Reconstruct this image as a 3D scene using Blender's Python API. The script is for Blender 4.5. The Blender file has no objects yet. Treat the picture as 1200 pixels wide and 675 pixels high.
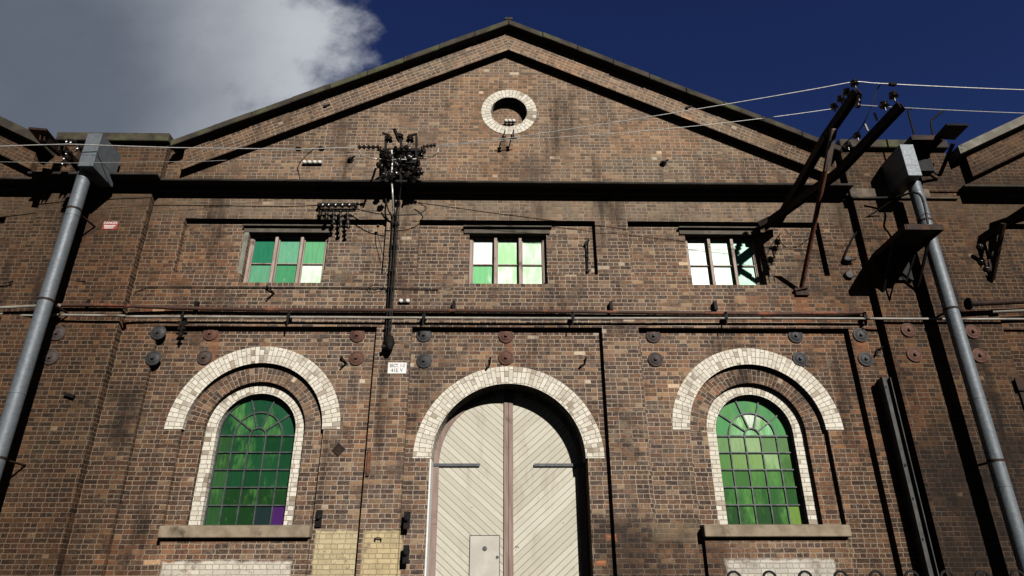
import bpy, bmesh, math, random
from mathutils import Vector, Matrix
from mathutils.geometry import tessellate_polygon
random.seed(7)
sc = bpy.context.scene
C = sc.collection
PI = math.pi

# ------------------------------------------------------------------ camera (metres; facade plane is y = 0, camera 13 m in front)
D, CZ, F = 13.0, 1.6, 800.0
def rot(psi, th, r):
    cp, sp, ct, st = math.cos(psi), math.sin(psi), math.cos(th), math.sin(th)
    fwd = Vector((sp*ct, cp*ct, st)); right = Vector((cp, -sp, 0)); up = Vector((-sp*st, -cp*st, ct))
    c, s = math.cos(r), math.sin(r)
    return right*c+up*s, up*c-right*s, fwd
RR, UU, FF = rot(math.radians(1.15), math.radians(24.74), math.radians(-0.2))
def at(px, py, dl=0.0):
    """survey helper: the point of the plane dl metres in front of the facade that was measured at (px, py)"""
    v = FF+RR*((px-600)/F)+UU*((337.5-py)/F)
    t = (D-dl)/v.y
    return Vector((v.x*t, -dl, CZ+v.z*t))
cam = bpy.data.objects.new('camera', bpy.data.cameras.new('camera')); C.objects.link(cam)
M4 = Matrix((RR, UU, -FF)).transposed().to_4x4(); M4.translation = Vector((0, -D, CZ)); cam.matrix_world = M4
cam.data.sensor_width = 36; cam.data.lens = 24; cam.data.clip_end = 3000; cam.data.clip_start = 0.05
sc.camera = cam

# ------------------------------------------------------------------ mesh collector
class MB:
    def __init__(s): s.v = []; s.f = []; s.col = []; s.cur = None
    def add(s, vs, fs):
        n = len(s.v); s.v += [tuple(p) for p in vs]
        for f in fs: s.f.append([n+i for i in f]); s.col.append(s.cur)
        return s
    def box(s, x0, x1, y0, y1, z0, z1):
        return s.add([(x0,y0,z0),(x1,y0,z0),(x1,y1,z0),(x0,y1,z0),(x0,y0,z1),(x1,y0,z1),(x1,y1,z1),(x0,y1,z1)],
                     [(0,3,2,1),(4,5,6,7),(0,1,5,4),(1,2,6,5),(2,3,7,6),(3,0,4,7)])
    def beam(s, a, b, w, h, up=(0,0,1)):
        a = Vector(a); b = Vector(b); d = (b-a).normalized(); u = Vector(up)
        r = d.cross(u).normalized(); u = r.cross(d)
        vs = [p+r*i*w/2+u*j*h/2 for p in (a, b) for i, j in ((-1,-1),(1,-1),(1,1),(-1,1))]
        return s.add(vs, [(0,1,2,3),(7,6,5,4),(0,4,5,1),(1,5,6,2),(2,6,7,3),(3,7,4,0)])
    def tube(s, pts, r, n=8, caps=True):
        pts = [Vector(p) for p in pts]
        if len(pts) >= 4 and not isinstance(r, (list, tuple)) and r < 0.03:      # soft curves for cables and thin rods
            q = [pts[0]]+pts+[pts[-1]]; out = []
            for i in range(1, len(q)-2):
                for k in range(4):
                    t = k/4
                    out.append(0.5*((2*q[i])+(q[i+1]-q[i-1])*t+(2*q[i-1]-5*q[i]+4*q[i+1]-q[i+2])*t*t+(3*q[i]-q[i-1]-3*q[i+1]+q[i+2])*t**3))
            pts = out+[pts[-1]]
        rs = r if isinstance(r, (list, tuple)) else [r]*len(pts)
        vs = []; fs = []; pu = None
        for i, p in enumerate(pts):
            d = (pts[min(i+1, len(pts)-1)]-pts[max(i-1, 0)]).normalized()
            if pu is None: pu = d.orthogonal().normalized()
            u = (pu-d*pu.dot(d)).normalized(); pu = u; w = d.cross(u)
            for k in range(n):
                a = 2*PI*k/n; vs.append(p+(u*math.cos(a)+w*math.sin(a))*rs[i])
        for i in range(len(pts)-1):
            for k in range(n): fs.append((i*n+k, i*n+(k+1) % n, (i+1)*n+(k+1) % n, (i+1)*n+k))
        if caps: fs += [tuple(range(n))[::-1], tuple(range((len(pts)-1)*n, len(pts)*n))]
        return s.add(vs, fs)
    def panel(s, outline, holes, y0, y1):
        """plate in the xz plane, y0 front, y1 back, with holes"""
        loops = [outline]+holes
        flat = [p for l in loops for p in l]
        tri = tessellate_polygon([[Vector((p[0], p[1], 0)) for p in l] for l in loops])
        n = len(flat)
        vs = [(p[0], y0, p[1]) for p in flat]+[(p[0], y1, p[1]) for p in flat]
        fs = [tuple(t) for t in tri]+[(t[2]+n, t[1]+n, t[0]+n) for t in tri]
        k = 0
        for l in loops:
            m = len(l)
            for i in range(m): a = k+i; b = k+(i+1) % m; fs.append((a, b, b+n, a+n))
            k += m
        return s.add(vs, fs)
    def ring(s, cx, cz, r0, r1, y0, y1, a0=0.0, a1=PI, n=64):
        closed = abs(a1-a0-2*PI) < 1e-6
        vs = []; fs = []; m = n if closed else n+1
        for i in range(m):
            a = a0+(a1-a0)*i/n; c, q = math.cos(a), math.sin(a)
            vs += [(cx+r0*c, y0, cz+r0*q), (cx+r1*c, y0, cz+r1*q), (cx+r1*c, y1, cz+r1*q), (cx+r0*c, y1, cz+r0*q)]
        for i in range(n):
            a = 4*i; b = 4*((i+1) % m)
            for k in range(4): fs.append((a+k, a+(k+1) % 4, b+(k+1) % 4, b+k))
        if not closed: fs += [(0,1,2,3), (4*n+3,4*n+2,4*n+1,4*n)]
        return s.add(vs, fs)
    def lathe(s, base, axis, prof, n=16):
        """prof: (distance along the axis, radius)"""
        axis = Vector(axis).normalized(); u = axis.orthogonal().normalized(); w = axis.cross(u); base = Vector(base)
        vs = []; fs = []
        for d, r in prof:
            for k in range(n):
                a = 2*PI*k/n; vs.append(base+axis*d+(u*math.cos(a)+w*math.sin(a))*r)
        for i in range(len(prof)-1):
            for k in range(n): fs.append((i*n+k, i*n+(k+1) % n, (i+1)*n+(k+1) % n, (i+1)*n+k))
        fs += [tuple(range(n))[::-1], tuple(range((len(prof)-1)*n, len(prof)*n))]
        return s.add(vs, fs)

def loc_of(p):
    return p.matrix_world.translation if p else Vector((0,0,0))
def obj(name, mb, mat, parent=None, bevel=0, smooth=False, origin=None):
    xs = [v[0] for v in mb.v]; ys = [v[1] for v in mb.v]; zs = [v[2] for v in mb.v]
    o0 = Vector(origin) if origin is not None else Vector(((min(xs)+max(xs))/2, (min(ys)+max(ys))/2, min(zs)))
    me = bpy.data.meshes.new(name)
    me.from_pydata([Vector(v)-o0 for v in mb.v], [], mb.f); me.update()
    if any(c is not None for c in mb.col):
        ca = me.color_attributes.new('tint', 'FLOAT_COLOR', 'CORNER')
        for p in me.polygons:
            c = mb.col[p.index] or (0.5,0.5,0.5,1)
            for li in p.loop_indices: ca.data[li].color = c
    bm = bmesh.new(); bm.from_mesh(me); bmesh.ops.recalc_face_normals(bm, faces=bm.faces)
    if bevel: bmesh.ops.bevel(bm, geom=bm.edges[:], offset=bevel, segments=1, affect='EDGES', clamp_overlap=True)
    bm.to_mesh(me); bm.free()
    if smooth:
        for p in me.polygons: p.use_smooth = True
        try: me.set_sharp_from_angle(angle=math.radians(40))
        except Exception: pass
    if mat: me.materials.append(mat)
    o = bpy.data.objects.new(name, me); C.objects.link(o)
    o.parent = parent
    o.location = o0-loc_abs(parent)
    return o
def loc_abs(p):
    v = Vector((0,0,0))
    while p is not None: v += Vector(p.location); p = p.parent
    return v
def tag(o, label=None, cat=None, group=None, kind=None):
    for k, v in (('label', label), ('category', cat), ('group', group), ('kind', kind)):
        if v: o[k] = v
    return o
def thing(name, label, cat, loc, group=None):
    o = bpy.data.objects.new(name, None); C.objects.link(o); o.location = loc; o.empty_display_size = 0.2
    return tag(o, label, cat, group)
def cp(src, loc, parent=None, rot=None, scale=None):
    """a copy of an object and of its children, placed at the world point loc"""
    o = src.copy(); C.objects.link(o); o.parent = parent; o.location = Vector(loc)-loc_abs(parent)
    if rot: o.rotation_euler = rot
    if scale: o.scale = scale
    for ch in list(src.children):
        c = ch.copy(); C.objects.link(c); c.parent = o
    return o

# ------------------------------------------------------------------ node helpers
class NT:
    def __init__(s, name):
        s.m = bpy.data.materials.new(name); s.m.use_nodes = True; s.t = s.m.node_tree; s.t.nodes.clear()
    def n(s, ty, **kw):
        x = s.t.nodes.new(ty)
        for k, v in kw.items(): setattr(x, k, v)
        return x
    def put(s, sock, v):
        if hasattr(v, 'is_linked') or hasattr(v, 'links'): s.t.links.new(v, sock)
        elif isinstance(v, (tuple, list)) and len(v) == 3 and sock.type == 'RGBA': sock.default_value = (*v, 1)
        else: sock.default_value = v
    def math(s, op, a, b=0.0, c=None, clamp=False):
        x = s.n('ShaderNodeMath', operation=op, use_clamp=clamp); s.put(x.inputs[0], a); s.put(x.inputs[1], b)
        if c is not None: s.put(x.inputs[2], c)
        return x.outputs[0]
    def mix(s, f, a, b, blend='MIX'):
        x = s.n('ShaderNodeMix', data_type='RGBA', blend_type=blend); s.put(x.inputs[0], f); s.put(x.inputs[6], a); s.put(x.inputs[7], b)
        return x.outputs[2]
    def fmix(s, f, a, b):
        x = s.n('ShaderNodeMix', data_type='FLOAT'); s.put(x.inputs[0], f); s.put(x.inputs[2], a); s.put(x.inputs[3], b)
        return x.outputs[0]
    def ss(s, v, lo, hi, a=0.0, b=1.0):
        x = s.n('ShaderNodeMapRange', interpolation_type='SMOOTHSTEP'); s.put(x.inputs[0], v)
        x.inputs[1].default_value = lo; x.inputs[2].default_value = hi; x.inputs[3].default_value = a; x.inputs[4].default_value = b
        return x.outputs[0]
    def pos(s):
        g = s.n('ShaderNodeNewGeometry'); x = s.n('ShaderNodeSeparateXYZ'); s.t.links.new(g.outputs['Position'], x.inputs[0])
        return x.outputs[0], x.outputs[1], x.outputs[2], g.outputs['Position']
    def vec(s, x, y, z):
        c = s.n('ShaderNodeCombineXYZ'); s.put(c.inputs[0], x); s.put(c.inputs[1], y); s.put(c.inputs[2], z); return c.outputs[0]
    def noise(s, vec, scale, detail=4, rough=0.55, stretch=None, off=0.0):
        if stretch or off:
            mp = s.n('ShaderNodeMapping'); s.put(mp.inputs[0], vec)
            mp.inputs[1].default_value = (off, off*1.7, off*0.6)
            if stretch: mp.inputs[3].default_value = stretch
            vec = mp.outputs[0]
        x = s.n('ShaderNodeTexNoise'); s.put(x.inputs['Vector'], vec); x.inputs['Scale'].default_value = scale
        x.inputs['Detail'].default_value = detail; x.inputs['Roughness'].default_value = rough
        return x.outputs['Fac']
    def white(s, x, y):
        w = s.n('ShaderNodeTexWhiteNoise', noise_dimensions='3D'); s.put(w.inputs['Vector'], s.vec(x, y, 0.37))
        return w.outputs['Value'], w.outputs['Color']
    def ramp(s, f, stops, interp='LINEAR'):
        r = s.n('ShaderNodeValToRGB'); s.put(r.inputs[0], f); cr = r.color_ramp; cr.interpolation = interp
        while len(cr.elements) < len(stops): cr.elements.new(0.5)
        for e, (p, c) in zip(cr.elements, stops): e.position = p; e.color = (*c, 1)
        return r.outputs[0]
    def bump(s, h, st=0.5, dist=0.01, nrm=None):
        b = s.n('ShaderNodeBump'); b.inputs['Strength'].default_value = st; b.inputs['Distance'].default_value = dist
        s.put(b.inputs['Height'], h)
        if nrm is not None: s.put(b.inputs['Normal'], nrm)
        return b.outputs[0]
    def out(s, col, rough=0.8, metal=0.0, normal=None, spec=0.3, coat=0.0):
        b = s.n('ShaderNodeBsdfPrincipled'); s.put(b.inputs['Base Color'], col); s.put(b.inputs['Roughness'], rough)
        s.put(b.inputs['Metallic'], metal); b.inputs['Specular IOR Level'].default_value = spec
        b.inputs['Coat Weight'].default_value = coat; b.inputs['Coat Roughness'].default_value = 0.08
        if normal is not None: s.put(b.inputs['Normal'], normal)
        o = s.n('ShaderNodeOutputMaterial'); s.t.links.new(b.outputs[0], o.inputs[0])
        return s.m

COURSE, STRETCH = 0.0855, 0.236
BR = [(0.0,(0.046,0.034,0.032)), (0.13,(0.078,0.048,0.038)), (0.27,(0.112,0.070,0.049)), (0.42,(0.062,0.046,0.042)), (0.54,(0.140,0.088,0.057)),
      (0.66,(0.145,0.080,0.054)), (0.73,(0.098,0.070,0.058)), (0.84,(0.205,0.130,0.080)), (0.91,(0.050,0.040,0.039)), (0.962,(0.235,0.17,0.115)), (0.993,(0.46,0.40,0.32))]
WH = [(0.0,(0.62,0.575,0.475)), (0.3,(0.68,0.635,0.535)), (0.6,(0.57,0.525,0.43)), (0.8,(0.70,0.66,0.56)), (0.94,(0.40,0.34,0.26))]
def rect(N, x, z, n, x0, x1, z0, z1, soft=0.03, amp=0.12):
    """soft-edged paint patch: min distance to the rectangle's sides, roughened by noise"""
    w = N.math('MULTIPLY', N.math('SUBTRACT', n, 0.5), amp)
    d = N.math('MINIMUM', N.math('MINIMUM', N.math('SUBTRACT', x, x0), N.math('SUBTRACT', x1, x)), N.math('MINIMUM', N.math('SUBTRACT', z, z0), N.math('SUBTRACT', z1, z)))
    return N.ss(N.math('ADD', d, w), -soft, soft)
def brick(name, mode='wall', cx=0.0, cz=0.0, R=1.0, ramp=None, white=False, slope=0.0, patches=(), mortar=(0.50,0.41,0.31), dirt=1.0, gain=1.0):
    N = NT(name); x, y, z, P = N.pos()
    wob = N.noise(P, 9, 2); wob2 = N.noise(P, 9, 2, off=5.0)
    d1 = N.math('MULTIPLY', N.math('SUBTRACT', wob, 0.5), 0.016); d2 = N.math('MULTIPLY', N.math('SUBTRACT', wob2, 0.5), 0.014)
    xy = N.math('ADD', x, y)
    if mode == 'wall': u, v = xy, z
    elif mode == 'slope':
        ax = N.math('ABSOLUTE', N.math('SUBTRACT', x, cx))
        u = N.math('SUBTRACT', N.math('MULTIPLY', ax, math.cos(slope)), N.math('MULTIPLY', z, math.sin(slope)))
        v = N.math('ADD', N.math('MULTIPLY', ax, math.sin(slope)), N.math('MULTIPLY', z, math.cos(slope)))
    else:
        dx = N.math('SUBTRACT', x, cx); dz = N.math('SUBTRACT', z, cz)
        r = N.math('SQRT', N.math('ADD', N.math('MULTIPLY', dx, dx), N.math('MULTIPLY', dz, dz)))
        a = N.math('MULTIPLY', N.math('ARCTAN2', dx, dz), R)
        up = N.math('GREATER_THAN', z, cz) if mode == 'arch' else 1.0
        u = N.fmix(up, xy, N.math('ADD', r, y)); v = N.fmix(up, z, a)
    u = N.math('ADD', u, d1); v = N.math('ADD', v, d2)
    rv = N.math('DIVIDE', v, COURSE); row = N.math('FLOOR', rv); fv = N.math('SUBTRACT', rv, row)
    odd = N.math('FLOORED_MODULO', row, 2.0)
    w = N.fmix(odd, STRETCH, STRETCH/2)
    rj, _ = N.white(row, 3.1)
    uu = N.math('ADD', N.math('DIVIDE', u, w), N.math('ADD', N.math('MULTIPLY', odd, 0.25), N.math('MULTIPLY', rj, 0.22)))
    colm = N.math('FLOOR', uu); fu = N.math('SUBTRACT', uu, colm)
    eu = N.math('MULTIPLY', N.math('MINIMUM', fu, N.math('SUBTRACT', 1.0, fu)), w)
    ev = N.math('MULTIPLY', N.math('MINIMUM', fv, N.math('SUBTRACT', 1.0, fv)), COURSE)
    e = N.math('MINIMUM', eu, ev)
    rid, rcol = N.white(colm, row)
    fine = N.noise(P, 60, 3)
    mj = 0.0062 if not white else 0.0042
    mask = N.ss(N.math('ADD', e, N.math('MULTIPLY', N.math('SUBTRACT', fine, 0.5), 0.012)), mj-0.0016, mj+0.0022)
    if white:
        bc = N.ramp(rid, ramp or WH, 'CONSTANT')
        big = N.noise(P, 2.2, 5, 0.6)
        bc = N.mix(N.ss(big, 0.56, 0.74, 0, 0.40), bc, (0.27,0.22,0.16))
        worn = N.math('MULTIPLY', N.ss(N.noise(P, 1.3, 3, off=9.0), 0.52, 0.62), N.math('GREATER_THAN', rid, 0.66))
        bc = N.mix(N.math('MULTIPLY', worn, 0.6), bc, (0.17,0.12,0.08))
        mort = N.mix(N.noise(P, 5, 2), (0.15,0.115,0.08), (0.38,0.32,0.24))
        col = N.mix(mask, mort, bc)
    else:
        bc = N.ramp(rid, ramp or BR, 'CONSTANT')
        # broad tone drift over the wall: pale buff in the gable, orange-brown to the sides
        b1 = N.noise(P, 0.35, 4, 0.6); b2 = N.noise(P, 1.1, 5, 0.65, off=3.0); b3 = N.noise(P, 3.2, 3, 0.6, off=7.0)
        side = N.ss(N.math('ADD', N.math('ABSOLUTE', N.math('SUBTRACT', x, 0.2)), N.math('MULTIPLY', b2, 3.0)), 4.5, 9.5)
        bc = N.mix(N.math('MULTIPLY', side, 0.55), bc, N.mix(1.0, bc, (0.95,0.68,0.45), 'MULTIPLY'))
        pale = N.ss(N.math('ADD', z, N.math('MULTIPLY', b1, 6.0)), 10.5, 13.5, 0.0, 0.18)
        bc = N.mix(pale, bc, (0.29,0.215,0.145))
        bc = N.mix(N.ss(b3, 0.55, 0.75, 0, 0.30), bc, (0.26,0.19,0.12))
        bc = N.mix(1.0, bc, (1.30,1.22,1.11), 'MULTIPLY')
        rp, rpc = N.white(N.math('FLOOR', N.math('ADD', N.math('DIVIDE', x, 1.9), N.math('MULTIPLY', b2, 1.2))), N.math('FLOOR', N.math('ADD', N.math('DIVIDE', z, 1.15), N.math('MULTIPLY', b2, 1.0))))
        bc = N.mix(1.0, bc, N.ramp(rp, [(0.0,(0.72,0.70,0.70)),(0.35,(1.0,1.0,1.0)),(0.7,(1.15,1.02,0.90)),(0.88,(0.85,0.95,1.0))], 'CONSTANT'), 'MULTIPLY')
        mot = N.noise(P, 26, 4, 0.7, stretch=(0.6,0.6,1.3), off=6.0)
        bc = N.mix(N.ss(mot, 0.40, 0.72, 0, 0.55), bc, N.mix(rid, (0.20,0.125,0.075), (0.26,0.20,0.14)))
        bc = N.mix(N.ss(mot, 0.48, 0.30, 0, 0.6), bc, (0.040,0.030,0.027))
        mc = N.mix(N.noise(P, 3.0, 3), mortar, tuple(m*0.66 for m in mortar))
        thin = N.ss(N.noise(P, 1.7, 4, 0.6, off=11.0), 0.50, 0.66, 0.0, 0.8)
        mc = N.mix(thin, mc, (0.13,0.10,0.075))
        col = N.mix(mask, mc, bc)
        # soot runs: streaks stretched down the wall
        st = N.noise(P, 1.4, 5, 0.6, stretch=(1.0,1.0,0.22), off=2.0)
        soot = N.math('MULTIPLY', N.ss(st, 0.53, 0.72), 0.80*dirt)
        lowd = rect(N, x, z, N.noise(P, 2.0, 4, off=4.0), 2.0, 3.6, -3.0, 2.9, 0.35, 1.1)
        lowe = rect(N, x, z, N.noise(P, 1.5, 4, off=6.0), 7.6, 10.5, -3.0, 4.6, 0.5, 1.6)
        soot = N.math('MAXIMUM', soot, N.math('MULTIPLY', N.math('MAXIMUM', lowd, lowe), N.ss(N.noise(P, 2.3, 4, off=14.0), 0.3, 0.6, 0.45, 0.85)))
        # lime bleaching of the frieze above the windows and odd blown patches elsewhere
        fz = N.math('MULTIPLY', N.ss(N.math('ADD', z, N.math('MULTIPLY', b2, 0.5)), 9.35, 9.6), N.ss(z, 9.9, 9.86))
        bl = N.math('MAXIMUM', N.math('MULTIPLY', fz, N.ss(N.noise(P, 2.6, 5, 0.65, off=12.0), 0.36, 0.6, 0.1, 0.62)), N.math('MAXIMUM', N.ss(N.noise(P, 2.1, 6, 0.7, off=15.0), 0.61, 0.70, 0, 0.6), N.ss(N.noise(P, 7.0, 5, 0.7, off=17.0), 0.64, 0.72, 0, 0.55)))
        col = N.mix(bl, col, N.mix(mot, (0.13,0.10,0.07), (0.30,0.24,0.17)))
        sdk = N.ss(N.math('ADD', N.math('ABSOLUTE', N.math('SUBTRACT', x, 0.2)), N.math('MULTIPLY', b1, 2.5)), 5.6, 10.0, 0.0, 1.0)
        col = N.mix(sdk, col, N.mix(1.0, col, (0.44,0.39,0.335), 'MULTIPLY'))  # lens falloff toward the frame sides, painted into the brick colour
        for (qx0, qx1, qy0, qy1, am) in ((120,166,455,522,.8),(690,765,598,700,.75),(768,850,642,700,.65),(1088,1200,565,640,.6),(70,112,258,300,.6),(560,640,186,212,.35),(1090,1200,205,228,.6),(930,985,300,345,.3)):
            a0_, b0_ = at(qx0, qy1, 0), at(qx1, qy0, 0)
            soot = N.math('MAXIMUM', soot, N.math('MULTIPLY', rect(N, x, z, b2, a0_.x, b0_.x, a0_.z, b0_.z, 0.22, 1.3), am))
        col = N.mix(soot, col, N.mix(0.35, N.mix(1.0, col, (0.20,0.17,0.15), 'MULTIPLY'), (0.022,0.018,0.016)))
    pn = N.noise(P, 6, 3, off=1.0)
    for (x0, x1, z0, z1, c, amt) in patches:
        f = N.math('MULTIPLY', rect(N, x, z, pn, x0, x1, z0, z1), N.ss(N.noise(P, 4.0, 5, 0.7, off=8.0), 0.34, 0.47, 0.35, amt))
        pc = N.mix(mask, tuple(k*0.6 for k in c), N.mix(rid, tuple(k*0.78 for k in c), c)); pc = N.mix(N.ss(N.noise(P, 3.1, 6, 0.7, off=21.0), 0.48, 0.72, 0, 0.6), pc, tuple(k*0.5 for k in c))
        col = N.mix(f, col, pc)
    col = N.mix(1.0, col, N.mix(N.noise(P, 45, 4, 0.7), (0.62*gain,)*3, (1.38*gain,)*3), 'MULTIPLY')
    h = N.math('ADD', N.math('MULTIPLY', mask, 0.8), N.math('ADD', N.math('MULTIPLY', fine, 0.35), N.math('MULTIPLY', rid, 0.35)))
    return N.out(col, 0.88, normal=N.bump(h, 0.8, 0.011), spec=0.2)

def simple(name, c1, c2, scale=6, rough=0.7, metal=0.0, bumpd=0.004, c3=None, t3=(0.55,0.7), stretch=None, spec=0.3, coat=0.0):
    N = NT(name); x, y, z, P = N.pos()
    a = N.noise(P, scale, 5, 0.6, stretch=stretch)
    col = N.mix(N.ss(a, 0.35, 0.65), c1, c2)
    if c3: col = N.mix(N.ss(N.noise(P, scale*0.45, 5, 0.65, off=4.0), *t3), col, c3)
    f = N.noise(P, scale*9, 4, 0.6)
    return N.out(col, N.fmix(f, rough*0.8, min(1, rough*1.2)), metal, N.bump(N.math('ADD', a, N.math('MULTIPLY', f, 0.5)), 0.6, bumpd), spec, coat)

YEL = (0.57,0.47,0.285)
PATCH = [(-3.30,-2.52,1.0,2.80,YEL,0.97), (-2.42,-1.74,1.0,2.78,(0.57,0.455,0.26),0.97), (2.76,3.72,2.60,2.93,(0.24,0.19,0.12),0.35),
         (-5.90,-3.65,1.0,2.27,(0.66,0.60,0.49),0.96), (4.05,6.02,1.95,2.28,(0.58,0.54,0.46),0.92)]
RU = (0.25,0.10,0.045)
for q in ((711,720,627,633),(696,710,657,663)): a_, b_ = at(q[0],q[3],-.13), at(q[1],q[2],-.13); PATCH.append((a_.x,b_.x,a_.z,b_.z,(0.42,0.17,0.08),1.0))
for px, y0, y1, wd_ in ((246,395,418,.10),(940,345,372,.16),(1010,397,418,.13),(597,398,415,.06),(1094,205,226,.18)):
    a_, b_ = at(px, y1, -.05), at(px, y0, -.05); PATCH.append((a_.x-wd_, a_.x+wd_, a_.z-.15, b_.z+.1, RU, 0.6))
M = {}
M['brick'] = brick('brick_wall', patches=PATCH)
M['brick2'] = brick('brick_wall_brown', dirt=1.25, gain=0.86)  # lower gain adds to the lens falloff painted at the sides
SL = math.atan((14.57-11.56)/(6.264-0.195))
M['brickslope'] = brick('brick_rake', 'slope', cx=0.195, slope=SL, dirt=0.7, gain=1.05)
def arcm(name, cx, cz, R, white, mode='polar', **k): M[name] = brick(name, mode, cx=cx, cz=cz, R=R, white=white, **k)
CX, LX, RX, AZ, DZ = 0.193, -4.732, 5.05, 4.64, 4.09
arcm('w_door', CX, DZ, 1.65, True); arcm('w_left', LX, AZ, 1.5, True); arcm('w_right', RX, AZ, 1.5, True)
arcm('b_left', LX, AZ, 1.15, False, 'arch'); arcm('b_right', RX, AZ, 1.15, False, 'arch')
arcm('s_left', LX, AZ, 0.87, True, 'arch'); arcm('s_right', RX, AZ, 0.87, True, 'arch')
arcm('w_oc', 0.205, 12.205, 0.55, True)
M['stone'] = simple('sill_sandstone', (0.20,0.155,0.105), (0.30,0.24,0.17), 4, 0.85, c3=(0.085,0.062,0.042), bumpd=0.008)
M['coping'] = simple('coping_stone', (0.030,0.026,0.020), (0.065,0.052,0.037), 3, 0.92, c3=(0.075,0.080,0.038), t3=(0.50,0.64), bumpd=0.02)
M['cornice'] = simple('cornice_stone', (0.028,0.024,0.019), (0.050,0.042,0.032), 2.5, 0.9, c3=(0.016,0.013,0.011), t3=(0.45,0.6), bumpd=0.012)
M['palestone'] = simple('bleached_stone', (0.17,0.135,0.092), (0.09,0.07,0.05), 3.5, 0.9, c3=(0.06,0.05,0.04), bumpd=0.012)
M['concrete'] = simple('lintel_concrete', (0.085,0.072,0.056), (0.13,0.112,0.088), 5, 0.9, c3=(0.05,0.042,0.034), bumpd=0.004)
M['steel'] = simple('dark_rusty_steel', (0.022,0.016,0.013), (0.045,0.026,0.018), 8, 0.65, 0.2, c3=(0.060,0.026,0.015), t3=(0.55,0.68), spec=0.12)
M['black'] = simple('black_ironwork', (0.006,0.006,0.006), (0.014,0.012,0.011), 10, 0.6, 0.0, spec=0.12)
M['rust'] = simple('red_rust_steel', (0.115,0.042,0.024), (0.19,0.075,0.040), 9, 0.8, 0.1, c3=(0.05,0.024,0.018), t3=(0.5,0.65))
M['plate_rust'] = simple('plate_rust', (0.095,0.046,0.032), (0.13,0.064,0.043), 12, 0.75, 0.1, c3=(0.075,0.036,0.026), t3=(0.5,0.7))
M['plate_grey'] = simple('plate_grey_paint', (0.030,0.030,0.031), (0.048,0.047,0.047), 12, 0.6, 0.1, c3=(0.055,0.036,0.028), t3=(0.55,0.7))
M['plate_brown'] = simple('plate_brown', (0.050,0.036,0.033), (0.070,0.053,0.048), 12, 0.7, 0.1, c3=(0.12,0.06,0.04), t3=(0.55,0.7))
M['wire'] = simple('aluminium_cable', (0.42,0.41,0.38), (0.60,0.59,0.55), 20, 0.5, 0.4, 0.001)
M['blackcable'] = simple('black_cable', (0.012,0.012,0.012), (0.03,0.028,0.025), 20, 0.6, 0, 0.001)
M['porcelain'] = simple('brown_porcelain', (0.009,0.007,0.006), (0.018,0.012,0.010), 10, 0.25, 0, 0.001, spec=0.6)
M['whiteporc'] = simple('white_porcelain', (0.62,0.60,0.55), (0.72,0.70,0.66), 10, 0.3, 0, 0.001, spec=0.5)
M['greypipe'] = simple('grey_pipe', (0.22,0.20,0.17), (0.36,0.34,0.29), 3, 0.6, 0.2, 0.002, c3=(0.11,0.085,0.06), stretch=(0.6,3,3))
M['mauve'] = simple('mauve_timber', (0.22,0.155,0.13), (0.31,0.225,0.19), 3, 0.8, c3=(0.13,0.085,0.07), stretch=(6,6,0.5))
M['frame'] = simple('window_timber', (0.30,0.22,0.185), (0.42,0.34,0.29), 4, 0.75, c3=(0.14,0.09,0.075), stretch=(6,6,0.6))
M['framegreen'] = simple('window_jamb_timber', (0.15,0.15,0.12), (0.24,0.235,0.19), 4, 0.8, c3=(0.10,0.085,0.065))
M['lead'] = simple('glazing_lead', (0.050,0.058,0.055), (0.095,0.108,0.104), 8, 0.55, 0.3, 0.001)
M['strap'] = simple('grey_strap', (0.075,0.08,0.085), (0.105,0.11,0.115), 8, 0.55, 0.2, 0.002)
M['roof'] = simple('roof_sheeting', (0.16,0.16,0.16), (0.24,0.235,0.23), 1, 0.6, 0.3)
M['asphalt'] = simple('asphalt', (0.042,0.042,0.043), (0.06,0.058,0.056), 1.5, 0.9, 0, 0.01, c3=(0.034,0.033,0.033))
M['concreteslab'] = simple('footpath_asphalt', (0.05,0.049,0.047), (0.07,0.068,0.065), 1.2, 0.9, 0, 0.006)
M['redpaint'] = simple('red_paint', (0.25,0.045,0.035), (0.32,0.065,0.045), 8, 0.5, 0, 0.0005)
M['whitepaint'] = simple('white_enamel', (0.72,0.71,0.67), (0.80,0.79,0.76), 8, 0.45, 0, 0.0005)
M['blackpaint'] = simple('black_lettering', (0.015,0.015,0.015), (0.025,0.025,0.025), 8, 0.5, 0, 0.0005)
M['wicket'] = simple('wicket_door_paint', (0.46,0.43,0.37), (0.54,0.51,0.45), 3, 0.7, 0, 0.003, c3=(0.34,0.29,0.22), t3=(0.6,0.75))

def galv():
    N = NT('galvanised_steel'); x, y, z, P = N.pos()
    v = N.n('ShaderNodeTexVoronoi', feature='F1'); N.put(v.inputs['Vector'], P); v.inputs['Scale'].default_value = 22
    sp = N.n('ShaderNodeSeparateColor'); N.put(sp.inputs[0], v.outputs['Color'])
    a = N.noise(P, 2.5, 5, 0.6, stretch=(1.5,1.5,0.4)); b = N.noise(P, 14, 4)
    col = N.mix(a, (0.085,0.098,0.109), (0.145,0.164,0.180))
    col = N.mix(N.math('MULTIPLY', sp.outputs[0], 0.30), col, (0.22,0.243,0.262))
    col = N.mix(N.ss(b, 0.6, 0.75, 0, 0.4), col, (0.13,0.14,0.145))
    return N.out(col, N.fmix(N.math('ADD', N.math('MULTIPLY', a, 0.6), N.math('MULTIPLY', sp.outputs[1], 0.4)), 0.48, 0.66), 0.3,
                 N.bump(N.math('ADD', a, N.math('MULTIPLY', sp.outputs[2], 0.15)), 0.4, 0.02), 0.5)
M['galv'] = galv()
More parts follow.
